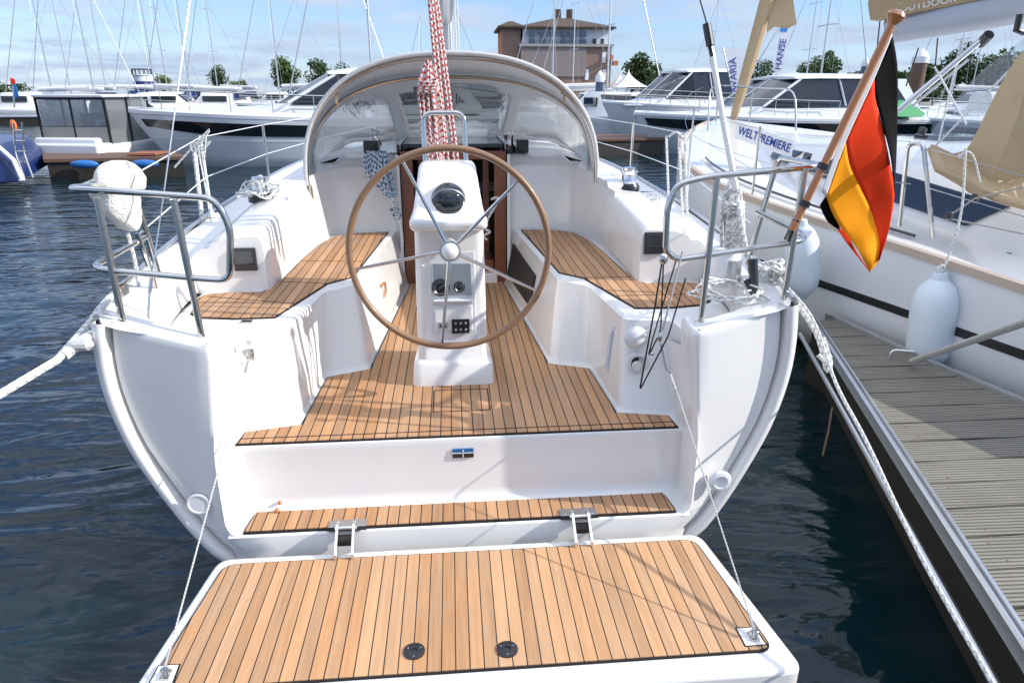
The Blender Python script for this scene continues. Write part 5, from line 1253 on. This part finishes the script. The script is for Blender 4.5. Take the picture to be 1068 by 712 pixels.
# sailboats seen across the harbour: one built with parts, then copied
def far_sailboat():
    t = lthing('sailboat', 'x', 'sailboat', (0, 0, 0), 0)
    st = mhull(9, 2.9, 1.0, rake=1.4, sh_=.2); d = MB(); d.loft(st, closed=False, cap=(False, True)); d.build('hull', 'hullw', t, smooth=50)
    d = MB(); d.loft([[r[0], (r[0] + r[-1]) / 2 + Vector((0, 0, .08)), r[-1]] for r in st], closed=False, cap=(False, False)); d.build('deck', 'gel2', t)
    A = []
    for k in range(20):
        f = .02 + .96 * k / 19; p = side_pt(st, f, .14) + Vector((0, -.01, 0)); q = side_pt(st, f, .2) + Vector((0, -.01, 0)); A.append([p, q, q + Vector((0, .03, 0)), p + Vector((0, .03, 0))])
    d = MB(); d.loft(A); d.build('hull_stripe', 'navy', t)
    d = MB(); d.loft([[Vector((x, y * w, 1.05 + z * h)) for y, z in ((-1, 0), (-.9, .8), (-.7, 1), (.7, 1), (.9, .8), (1, 0))] for x, w, h in ((2.4, .4, .1), (3.0, .7, .35), (4.5, .95, .45), (6.3, 1.0, .5))], closed=False, cap=(True, True)); d.build('cabin', 'gel', t, smooth=40)
    for k in range(3):
        d = MB(); d.box((3.6 + k * .9, -.93, 1.28), (.6, .06, .16)); d.build('window', 'dglass', t, bevel=.02)
    d = MB(); d.loft([[Vector((x, y * .9, 1.5 + z)) for y, z in ((-1, 0), (-.8, hh), (.8, hh), (1, 0))] for x, hh in ((5.4, .05), (6.2, .5), (7.0, .5))], closed=False, cap=(False, False)); d.build('sprayhood', 'navy', t)
    d = MB(); d.tube([(3.6, 0, 1.4), (3.65, 0, 13)], .055, 8, taper=.04); d.build('mast', 'alu', t)
    for z in (5.5, 9): d = MB(); d.tube([(3.6, -.9, z), (3.6, 0, z + .05), (3.6, .9, z)], .025, 5); d.build('spreader', 'alu', t)
    d = MB(); d.tube([(3.7, 0, 2.3), (7.6, 0, 2.2)], .07, 8); d.build('boom', 'alu', t)
    d = MB(); d.tube([(3.9, 0, 2.48), (7.4, 0, 2.36)], .14, 8); d.build('sail_cover', 'canvas', t)
    d = MB(); d.tube([(.1, 0, 1.3), (3.6, 0, 12.6)], .03, 6); d.tube([(8.95, 0, 1.1), (3.65, 0, 13)], .013, 5)
    for s in (-1, 1): d.tube([(3.8, s * 1.35, 1.1), (3.6, s * .9, 5.5), (3.62, s * .8, 9), (3.62, 0, 12.6)], .008, 4)
    d.build('stay', 'alu', t)
    d = MB(); pts = [side_pt(st, f, 0) + Vector((0, .1, .6)) for f in (0, .1, .3, .5, .7, .9, 1)]; d.tube(pts, .012, 4)
    for p in pts: d.tube([p, p - Vector((0, 0, .6))], .012, 4)
    d.build('lifeline', 'steel', t)
    return t
proto = far_sailboat()
far = [  # mast px, Y, heading, scale, label
    (55, 62, 12, 1.0, 'leftmost of the sailboats across the harbour, mast above the roof of the cabin cruiser'),
    (75, 66, -8, 1.05, 'sailboat across the harbour whose mast stands just right of the leftmost mast'),
    (99, 60, 190, 1.0, 'sailboat across the harbour, mast over the right end of the cabin cruiser roof'),
    (112, 75, 15, 1.1, 'sailboat across the harbour, mast in the gap left of the striped tower'),
    (163, 70, 5, 1.1, 'sailboat across the harbour, mast beside the striped tower on its right'),
    (176, 82, 176, 1.15, 'sailboat across the harbour, mast by the reddish tree right of the striped tower'),
    (199, 58, 8, 1.0, 'sailboat across the harbour, white mast behind the left backstay'),
    (228, 78, -10, 1.1, 'sailboat across the harbour, mast in front of the round green tree on the left'),
    (292, 64, 5, 1.05, 'sailboat across the harbour, mast before the pair of trees left of the dodger'),
    (359, 50, 185, 1.05, 'sailboat across the harbour, thin mast just left of the thick white mast'),
    (389, 30, 10, 1.0, 'nearer sailboat whose thick white mast rises above the left of the dodger'),
    (441, 46, -12, .5, 'small sailboat with low mast standing left of the big mast behind the mainsheet'),
    (576, 55, 0, 1.05, 'sailboat with mast before the left part of the brick building'),
    (597, 62, 12, 1.0, 'sailboat with mast before the middle of the brick building'),
    (633, 40, 184, 1.0, 'sailboat with mast at the right corner of the brick building'),
    (740, 88, 4, 1.0, 'sailboat across the harbour, mast near the black turnbuckle'),
    (838, 60, 8, 1.0, 'sailboat across the harbour, mast right of the blue topped banner'),
    (853, 42, 186, 1.05, 'sailboat with dark looking mast left of the flagstaff knob'),
    (992, 48, -4, 1.0, 'sailboat with mast right of the kicker strut, before the far right trees'),
    (1012, 70, 6, 1.0, 'rightmost sailboat, mast seen under the neighbour\'s boom'),
]
g = random.Random(11)
for i, (px, Y, hd, sc, lab) in enumerate(far):
    o = proto if i == 0 else copy_tree(proto)
    p = W0(px, Y); o.rotation_euler = (0, 0, R(hd)); o.scale = (sc,) * 3
    off = Matrix.Rotation(R(hd), 3, 'Z') @ Vector((3.6 * sc, 0, 0)); o.location = p - off
    o['label'] = lab; o['category'] = 'sailboat'; o['group'] = 'sailboats moored across the harbour'
# small motorboats across the harbour
def far_motorboat():
    t = lthing('motorboat', 'x', 'motorboat', (0, 0, 0), 0)
    st = mhull(7, 2.6, .9, rake=1.0); d = MB(); d.loft(st, closed=False, cap=(False, True)); d.build('hull', 'hullw', t, smooth=50)
    d = MB(); d.loft([[r[0], (r[0] + r[-1]) / 2 + Vector((0, 0, .15)), r[-1]] for r in st], closed=False, cap=(False, False)); d.build('deck', 'gel', t)
    d = MB(); d.loft([[Vector((x, y * w, .9 + z * h)) for y, z in ((-1, 0), (-.9, .8), (-.7, 1), (.7, 1), (.9, .8), (1, 0))] for x, w, h in ((1.6, .4, .1), (2.6, .8, .5), (3.3, 1.0, 1.2), (5.2, 1.0, 1.25), (5.4, 1.0, 1.2))], closed=False, cap=(True, True)); d.build('cabin', 'gel', t, smooth=40)
    d = MB(); d.box((4.2, -.97, 1.65), (1.7, .08, .4)); d.box((4.2, .97, 1.65), (1.7, .08, .4)); d.loft([[(2.62, -.7, 1.45), (2.62, .7, 1.45), (3.18, .8, 2.0), (3.18, -.8, 2.0)], [(2.7, -.7, 1.4), (2.7, .7, 1.4), (3.26, .8, 1.95), (3.26, -.8, 1.95)]]); d.build('window', 'dglass', t)
    d = MB(); A = [side_pt(st, f, 0) + Vector((.05, .08, .5)) for f in (0, .1, .25, .45)]; d.tube(A, .02, 5)
    for p in A: d.tube([p, p - Vector((0, 0, .5))], .015, 4)
    d.build('bow_rail', 'steel', t)
    return t
mp = far_motorboat()
fm = [(10, 57, 5, 'first'), (150, 56, 8, 'a'), (185, 56, 184, 'b'), (215, 57, 10, 'c'), (245, 70, 170, 'd'), (280, 75, 8, 'e'), (610, 52, 4, 'f'), (655, 60, 8, 'g'), (905, 50, 5, 'h'), (935, 40, 184, 'i'), (1020, 45, 6, 'j'), (1055, 40, 180, 'k'), (640, 36, 100, 'l')]
fl_lab = {'first': 'white motorboat moored at the far left behind the blue boat', 'a': 'white motorboat moored below the striped tower', 'b': 'white motorboat moored right of the striped tower', 'c': 'white motorboat moored below the round green tree', 'd': 'white motorboat moored behind the bow rail of the big left motor yacht', 'e': 'white motorboat far off just left of the dodger', 'f': 'white motorboat moored in front of the brick building', 'g': 'white motorboat moored in front of the pointed tents', 'h': 'white motorboat moored left of the flag staff', 'i': 'white motorboat moored behind the ensign', 'j': 'white motorboat moored before the far right trees', 'k': 'white motorboat moored farthest right', 'l': 'white boat seen bow on beside the dodger, right of it'}
for i, (px, Y, hd, k) in enumerate(fm):
    o = mp if i == 0 else copy_tree(mp); o.location = W0(px, Y) - Matrix.Rotation(R(hd), 3, 'Z') @ Vector((3.5, 0, 0)); o.rotation_euler = (0, 0, R(hd)); o['label'] = fl_lab[k]; o['group'] = 'motorboats moored across the harbour'
d = MB(); c = at(948, 113, 24); d.loft([[c + Vector((x, y, z)) for x, y, z in ((-.5, 0, -.3), (.6, 0, -.3), (.9, .3, -.2), (.3, .6, .25), (-.2, .4, .2))], [c + Vector((x, y + .8, z + .05)) for x, y, z in ((-.5, 0, -.3), (.6, 0, -.3), (.9, .3, -.2), (.3, .6, .25), (-.2, .4, .2))]]); tag(d.build('tarpaulin', 'greent', bevel=.05), 'green tarpaulin heaped on a boat right of the ensign', 'tarpaulin')

# pilings
for px, py, Y, r, lab in ((953, 64, 30, .30, 'brown mooring pile with white cap right of the ensign'), (625, 84, 38, .22, 'grey mooring pile with white cap right of the dodger'), (897, 68, 45, .2, 'mooring pile left of the flagstaff')):
    p = W0(px, Y); zt = at(px, py, Y).z; t = thing('mooring_pile', lab, 'pile', p); d = MB(); d.lathe((p.x, Y, -1.5), [(0, 0), (r, 0), (r, zt + 1.5 - .05), (0, zt + 1.5 - .05)], 16); d.build('shaft', 'piling' if px > 900 else 'bluegrey', t)
    d = MB(); d.lathe((p.x, Y, zt - .08), [(0, 0), (r * 1.12, 0), (r * 1.12, .25), (r * .3, .55), (0, .58)], 16); d.build('cap', 'hullw', t)

# ================================================================== BUILDING, TENTS, TOWER, BANNERS, TREES
GZ = .5
# brick harbour building
YB_ = 104; ax_ = at(521, 50, YB_).x; bx_ = at(640, 50, YB_).x; wd = bx_ - ax_; S_ = wd / 119
bd = thing('harbour_building', 'red brick harbour building with white upper storey and brown hipped roof', 'building', (ax_, YB_, GZ))
zz = lambda py: at(580, py, YB_).z
dpt = 14
d = MB(); x0 = ax_ + 3 * S_; x1 = bx_ - 2 * S_; xm = ax_ + 22 * S_
zR = zz(30); zM = zz(48)
d.box(((x0 + xm) / 2, YB_ + 5, (zR + GZ) / 2), (xm - x0, 9, zR - GZ)); d.box(((xm + x1) / 2, YB_ + dpt / 2, (zM + GZ) / 2), (x1 - xm, dpt, zM - GZ)); d.build('brick_wall', 'brick', bd, smooth=0)
d = MB(); d.box(((xm + x1) / 2 , YB_ + dpt / 2 + .3, (zR + zM) / 2), (x1 - xm - .6, dpt - .6, zR - zM)); d.build('upper_storey', 'render', bd, smooth=0)
d = MB(); d.box((xm + (x1 - xm) * .36, YB_ - .08, (zM + zz(80)) / 2), ((x1 - xm) * .72, .2, zM - zz(80))); d.build('grey_cladding', simple('grey_cladding', (.26, .215, .20), .7), bd, smooth=0)
def hip(xa, xb, ya, yb, z, h, o=.8, ins=.4):
    w = min(xb - xa, yb - ya) / 2 * ins * 2; A = [(xa - o, ya - o, z), (xb + o, ya - o, z), (xb + o, yb + o, z), (xa - o, yb + o, z)]; B = [(xa + w, ya + w, z + h), (xb - w, ya + w, z + h), (xb - w, yb - w, z + h), (xa + w, yb - w, z + h)]
    return [A, [(x, y, zz_ + .25) for x, y, zz_ in A], B]
d = MB(); d.loft(hip(xm, x1, YB_, YB_ + dpt, zR, zz(15) - zR, .45, .42)); d.loft(hip(x0, xm, YB_ + .5, YB_ + 9.5, zR + .05, zz(22) - zR, .6, .4)); rf = d.build('roof', 'roof', bd, smooth=0)
for px, py in ((583, 9), (595, 11)):
    c = at(px, 15, YB_ + 5); d = MB(); d.box((c.x, YB_ + 6, zz(14)), (.8, .8, 2.2)); d.build('chimney', 'roof', rf, smooth=0)
for k, px in enumerate((554.5, 566, 577, 588, 597, 608, 620, 628)):
    xc = at(px, 40, YB_).x
    if k < 6:
        d = MB(); d.box((xc, YB_ - .0, zz(35.5)), (.75, .7, zz(32) - zz(38))); d.box((xc, YB_ - .0, zz(43.5)), (.8, .7, zz(41) - zz(46))); d.build('window', 'bluegrey', bd, smooth=0)
    else:
        d = MB(); d.box((xc, YB_ - .0, zz(43.5)), (.45, .7, zz(40) - zz(46))); d.build('window', 'black', bd, smooth=0)
for px, py in ((612, 78), (612, 95), (630, 60), (630, 78)):
    d = MB(); d.box((at(px, py, YB_).x, YB_ - .02, zz(py)), (.5, .2, 1.4)); d.build('window', 'render', bd, smooth=0)
d = MB(); d.box(((xm + x1) / 2, YB_ - .05, zz(47.5)), (x1 - xm + .5, .7, .35)); d.box(((xm + x1) / 2, YB_ - .15, zz(89)), (x1 - xm, .3, .3)); d.build('cornice', 'grime', bd, smooth=0)
for px, py in ((636, 60), (641, 66)):
    d = MB(); d.box((at(px, py, YB_).x, YB_ - .2, zz(py)), (.7, 1.2, .6)); d.build('balcony', 'brick', bd, smooth=0)
# tents
def tent(px, pt, pb, w, Y, lab):
    c = at(px, pb, Y); zt = at(px, pt, Y).z; zb = at(px, pb, Y).z; W_ = w / 712 * Y
    t = thing('pavilion_tent', lab, 'tent', (c.x, Y, GZ), group='white pointed tents'); rings = []
    for k in range(9):
        s = k / 8; q = W_ / 2 * ((1 - s) ** 1.9); z = zb + (zt - zb) * s; q = max(q, .03); rings.append([(c.x + q * math.cos(a + PI / 4) * 1.41, Y + q * math.sin(a + PI / 4) * 1.41, z) for a in (0, PI / 2, PI, 3 * PI / 2)])
    d = MB(); d.loft(rings); d.build('canopy', 'fwhite', t, smooth=0)
    for a in (-1, 1):
        for b in (-1, 1): d = MB(); d.box((c.x + a * W_ / 2 * .95, Y + b * W_ / 2 * .95, (zb + GZ) / 2), (.12, .12, zb - GZ)); d.build('pole', 'alu', t, smooth=0)
tent(655, 72, 91, 32, 98, 'larger white pointed tent right of the brick building')
tent(646, 75, 90, 18, 110, 'smaller white pointed tent half hidden beside the brick building')
# striped tower
p = at(152, 100, 120); tw = thing('harbour_tower', 'round white tower with navy blue bands and railed top', 'tower', (p.x, 120, GZ)); r = 8.5 / 712 * 120
pz = lambda py: at(152, py, 120).z
d = MB(); d.lathe((p.x, 120, 0), [(0, GZ), (r, GZ), (r, pz(79)), (r * 1.1, pz(79)), (r * 1.1, pz(78)), (0, pz(78))], 24); d.build('shaft', 'hullw', tw)
for a, b in ((97, 93.5), (89, 85)):
    d = MB(); d.lathe((p.x, 120, 0), [(r * .98, pz(a)), (r * 1.02, pz(a)), (r * 1.02, pz(b)), (r * .98, pz(b))], 24); d.build('blue_band', 'navy', tw)
d = MB(); d.lathe((p.x, 120, 0), [(r * 1.0, pz(73)), (r * 1.05, pz(73)), (r * 1.05, pz(72)), (r * 1.0, pz(72))], 24)
for k in range(14): a = 2 * PI * k / 14; d.tube([(p.x + r * math.cos(a), 120 + r * math.sin(a), pz(78)), (p.x + r * math.cos(a), 120 + r * math.sin(a), pz(72))], .06, 4)
d.build('railing', 'black', tw)
# banners
def bann(pts, Y, body, label, topcol, tsize, tpos, ang):
    t = thing('banner_flag', label, 'banner', at(*pts[-1], Y)); A = [at(x, y, Y) for x, y in pts]; d = MB(); d.loft([A, [q + Vector((0, .04, 0)) for q in A]]); d.build('cloth', 'banner', t, smooth=0)
    if topcol: A = [at(x, y, Y - .02) for x, y in topcol]; d = MB(); d.loft([A, [q + Vector((0, .03, 0)) for q in A]]); d.build('blue_top', simple('banner_blue', (.01, .22, .6), .7), t, smooth=0)
    up = (at(tpos[0] + math.cos(ang) * 10, tpos[1] - math.sin(ang) * 10, Y) - at(*tpos, Y)); side = Vector((0, -1, 0)).cross(up)
    rot = frame_rot(up, Vector((-1, 0, 0)))
    text_mesh('lettering', body, tsize, t, 'ink', at(*tpos, Y) + Vector((0, -.04, 0)), rot, sx=1.0)
    a = at(*pts[0], Y); b = at(*pts[-1], Y); d = MB(); d.tube([a, b, b + (b - a).normalized() * 1.0 - Vector((0, 0, 1.5))], .03, 6); d.build('pole', 'alu', t)
bann([(766, 104), (754, 50), (768, 50), (780, 60), (779, 104)][1:] + [(766, 104)], 31, 'BAVARIA', 'white banner with vertical blue lettering beside the beige furled sail', None, .42, (765, 82), PI / 2 + .03)
bann([(826, 16), (822, 45), (816, 76), (808, 76), (812, 44), (819, 18)], 31, 'HANSE', 'narrow white banner with blue top and dark lettering right of the furled sail', [(825, 16), (821, 33), (813, 33), (819, 18)], .40, (814, 57), PI / 2 - .2)

# trees: crowns of leaf faces in uneven clumps
def tree(px, ptop, pbot, wpx, Y, lab, mat='leaf', n=1600, seed=0, group='trees along the far shore', base=None, lobes=9):
    g = random.Random(seed); wpx *= 1.15; ptop -= 2; k = Y / 712; c = at(px, pbot, Y); zt = at(px, ptop, Y).z; zb = at(px, pbot, Y).z; w = wpx * k / 2; h = (zt - zb) / 2
    t = thing('tree', lab, 'tree', (c.x, Y, GZ), group=group)
    cz = (zt + zb) / 2
    d = MB(); d.tube([(c.x, Y, GZ - .2), (c.x + .05 * w, Y, (GZ + cz) / 2), (c.x, Y, cz)], max(.12, w * .09), 8, taper=max(.05, w * .03))
    for q in range(6): a = g.uniform(0, 2 * PI); d.tube([(c.x, Y, zb + h * .2 * g.random()), (c.x + w * .6 * math.cos(a), Y + w * .6 * math.sin(a), cz + h * g.uniform(-.1, .6))], max(.05, w * .035), 5, taper=.02)
    d.build('trunk', 'trunk', t)
    L = []
    for i in range(lobes):
        a = g.uniform(0, 2 * PI); rr_ = g.uniform(.15, .62); zf = g.uniform(-.6, .62); L.append((Vector((c.x + w * rr_ * math.cos(a), Y + w * rr_ * math.sin(a), cz + h * zf)), g.uniform(.36, .56)))
    n = int(n * 1.3)
    d = MB(); s = max(.16, w * .07)
    vs = []; fs = []
    for i in range(n):
        lc, lr = L[g.randrange(lobes)]
        v = Vector((g.gauss(0, 1), g.gauss(0, 1), g.gauss(0, 1))).normalized() * (g.random() ** .45)
        p = lc + Vector((v.x * w * lr, v.y * w * lr, v.z * h * lr * 1.05))
        u = Vector((g.gauss(0, 1), g.gauss(0, 1), g.gauss(0, .6))).normalized(); q = u.cross(Vector((g.gauss(0, 1), g.gauss(0, 1), g.gauss(0, 1)))).normalized(); sc = s * g.uniform(.6, 1.3)
        o = len(vs); vs += [p + u * sc, p + q * sc * .7, p - u * sc, p - q * sc * .7]; fs.append((o, o + 1, o + 2, o + 3))
    d.add(vs, fs); d.build('crown', mat, t, smooth=0, recalc=False)
    return t
tree(172, 80, 99, 19, 130, 'small reddish green tree right of the striped tower', 'leaf3', 900, 1)
tree(233, 70, 95, 23, 125, 'round green tree standing above the big left motor yacht', 'leaf2', 1300, 2)
tree(251, 85, 100, 20, 120, 'small pale tree right of the round green one', 'leaf3', 600, 3, lobes=6)
tree(301, 61, 96, 32, 120, 'broad green tree left of the dodger, left one of the pair', 'leaf', 1600, 4)
tree(337, 62, 92, 30, 125, 'broad green tree left of the dodger, right one of the pair', 'leaf2', 1500, 5)
tree(360, 66, 96, 22, 130, 'tree partly hidden behind the left shoulder of the dodger', 'leaf2', 1200, 6)
tree(672, 56, 102, 44, 112, 'dark green tree right of the pointed tents', 'leaf2', 2200, 7)
tree(795, 64, 98, 28, 125, 'rounded tree behind the motor yacht, left of the blue topped banner', 'leaf2', 1300, 8)
tree(862, 50, 96, 36, 110, 'tall tree left of the flagstaff above the far cars', 'leaf', 2000, 9)
tree(838, 62, 98, 28, 115, 'lower tree left of the tall one by the flagstaff', 'leaf2', 1300, 19)
tree(12, 90, 112, 36, 90, 'dark tree at the far left edge behind the flag', 'leaf2', 1400, 10)
tree(-14, 86, 112, 36, 90, 'dark tree cut by the left edge of the picture', 'leaf2', 900, 30)
for i, (px, a, b, w, m_) in enumerate(((893, 76, 104, 40, 'leaf2'), (925, 74, 104, 44, 'leaf'), (962, 66, 108, 40, 'leaf'), (988, 44, 108, 44, 'leaf2'), (1012, 60, 108, 40, 'leaf2'), (1036, 52, 108, 44, 'leaf'), (1060, 56, 108, 40, 'leaf2'))):
    tree(px, a, b, w, 105, ['green tree behind the flagstaff', 'green tree hidden by the ensign', 'green tree right of the brown pile', 'tall dark tree behind the kicker strut', 'tree just right of the tall dark one', 'second tree from the right edge', 'tree at the right edge of the picture'][i], m_, 1700, 40 + i)
def hedge(px0, px1, pt, pb, Y, n, seed):
    g = random.Random(seed); a = at(px0, pb, Y); b = at(px1, pb, Y); zt = at(px0, pt, Y).z; d = MB(); vs = []; fs = []
    for i in range(n):
        t = g.random(); hgt_ = (zt - GZ) * (.75 + .3 * noise.noise(Vector((t * 12, seed, 0)))); p = Vector((a.x + (b.x - a.x) * t, Y + g.uniform(-1.5, 1.5), GZ + hgt_ * g.random() ** .6))
        u = Vector((g.gauss(0, 1), g.gauss(0, 1), g.gauss(0, .6))).normalized(); q = u.cross(Vector((g.gauss(0, 1), g.gauss(0, 1), g.gauss(0, 1)))).normalized(); sc = .35 * g.uniform(.6, 1.3); o = len(vs); vs += [p + u * sc, p + q * sc * .7, p - u * sc, p - q * sc * .7]; fs.append((o, o + 1, o + 2, o + 3))
    d.add(vs, fs); return tag(d.build('shrubbery', 'leaf2', smooth=0, recalc=False), None, None, None, 'stuff')
hedge(640, 900, 97, 106, 100, 2600, 1); hedge(860, 1110, 90, 108, 98, 4200, 2); hedge(120, 520, 101, 106, 140, 1800, 3); hedge(-60, 60, 98, 110, 100, 1200, 5)
# flag on the far left
t = thing('small_flag', 'small red and blue flag on a pole at the far left', 'flag', at(14, 110, 33)); d = MB(); d.tube([at(15, 112, 33), at(13, 82, 33)], .03, 6); d.build('pole', 'alu', t)
A = [at(11, 82, 33), at(15, 84, 33), at(19, 100, 33), at(15, 104, 33), at(12, 92, 33)]; d = MB(); d.loft([A, [q + Vector((0, .05, 0)) for q in A]]); d.build('cloth', 'blue', t)
A = [at(10.5, 81, 32.95), at(15, 83, 32.95), at(16, 88, 32.95), at(11, 87, 32.95)]; d = MB(); d.loft([A, [q + Vector((0, .03, 0)) for q in A]]); d.build('red_field', 'red', t)

# ================================================================== LIGHT
sun_dir = Vector((1.8, -.40, 1.0)).normalized()
elev = math.asin(sun_dir.z); az = math.atan2(sun_dir.x, sun_dir.y)
sd = bpy.data.lights.new('sun', 'SUN'); sd.energy = 4.3; sd.angle = R(.6); sd.color = (1, .96, .9)
so = bpy.data.objects.new('sun', sd); COL.objects.link(so); so.rotation_euler = sun_dir.to_track_quat('Z', 'Y').to_euler(); so.location = (20, 5, 20)
w = bpy.data.worlds.new('World'); S.world = w; w.use_nodes = True; nt = w.node_tree
bg = nt.nodes['Background']; sky = N(nt, 'ShaderNodeTexSky', sky_type='NISHITA', sun_disc=False); sky.sun_elevation = elev; sky.sun_rotation = az; sky.air_density = 1.0; sky.dust_density = .05; sky.ozone_density = 3.0; sky.air_density = 1.0
tc = N(nt, 'ShaderNodeTexCoord'); sp = N(nt, 'ShaderNodeSeparateXYZ'); nt.links.new(tc.outputs['Generated'], sp.inputs[0])
zc = mth(nt, 'ADD', mth(nt, 'MAXIMUM', sp.outputs['Z'], 0.0), .10)
cb = N(nt, 'ShaderNodeCombineXYZ'); nt.links.new(mth(nt, 'DIVIDE', sp.outputs['X'], zc), cb.inputs[0]); nt.links.new(mth(nt, 'DIVIDE', sp.outputs['Y'], zc), cb.inputs[1])
n1 = N(nt, 'ShaderNodeTexNoise', i_Scale=.9, i_Detail=7.0, i_Roughness=.55, i_Distortion=.35); nt.links.new(cb.outputs[0], n1.inputs['Vector'])
ramp = N(nt, 'ShaderNodeMapRange'); ramp.inputs['From Min'].default_value = .44; ramp.inputs['From Max'].default_value = .60; nt.links.new(n1.outputs[0], ramp.inputs[0])
n2 = N(nt, 'ShaderNodeTexNoise', i_Scale=1.3, i_Detail=4.0); nt.links.new(cb.outputs[0], n2.inputs['Vector'])
cl0 = mixc(nt, n2.outputs[0], (2.5, 2.95, 3.8), (5.0, 5.2, 5.6))
clv = N(nt, 'ShaderNodeVectorMath', operation='SCALE'); nt.links.new(cl0, clv.inputs[0]); nt.links.new(mth(nt, 'MULTIPLY_ADD', mth(nt, 'MAXIMUM', sp.outputs['Z'], 0.0), 1.6, .85), clv.inputs['Scale']); cl = clv.outputs[0]
tint = N(nt, 'ShaderNodeVectorMath', operation='MULTIPLY'); nt.links.new(sky.outputs[0], tint.inputs[0]); tint.inputs[1].default_value = (.80, .84, 1.04)
skc = mixc(nt, mth(nt, 'MINIMUM', mth(nt, 'ADD', mth(nt, 'MULTIPLY', ramp.outputs[0], .88), mth(nt, 'MULTIPLY', mth(nt, 'MAXIMUM', mth(nt, 'SUBTRACT', sp.outputs['Z'], .28), 0.0), .9)), .92), tint.outputs[0], cl)
hz = mth(nt, 'POWER', mth(nt, 'SUBTRACT', 1.0, mth(nt, 'MINIMUM', mth(nt, 'MAXIMUM', sp.outputs['Z'], 0.0), 1.0)), 9.0)
nt.links.new(mixc(nt, mth(nt, 'MULTIPLY', hz, .6), skc, (1.75, 2.75, 4.4)), bg.inputs[0]); bg.inputs[1].default_value = .145
S.view_settings.view_transform = 'Standard'; S.view_settings.look = 'None'; S.view_settings.exposure = .38; S.view_settings.gamma = 1
S.render.engine = 'CYCLES'; S.render.resolution_x = 1024; S.render.resolution_y = 682
S.cycles.max_bounces = 8; S.cycles.transparent_max_bounces = 12
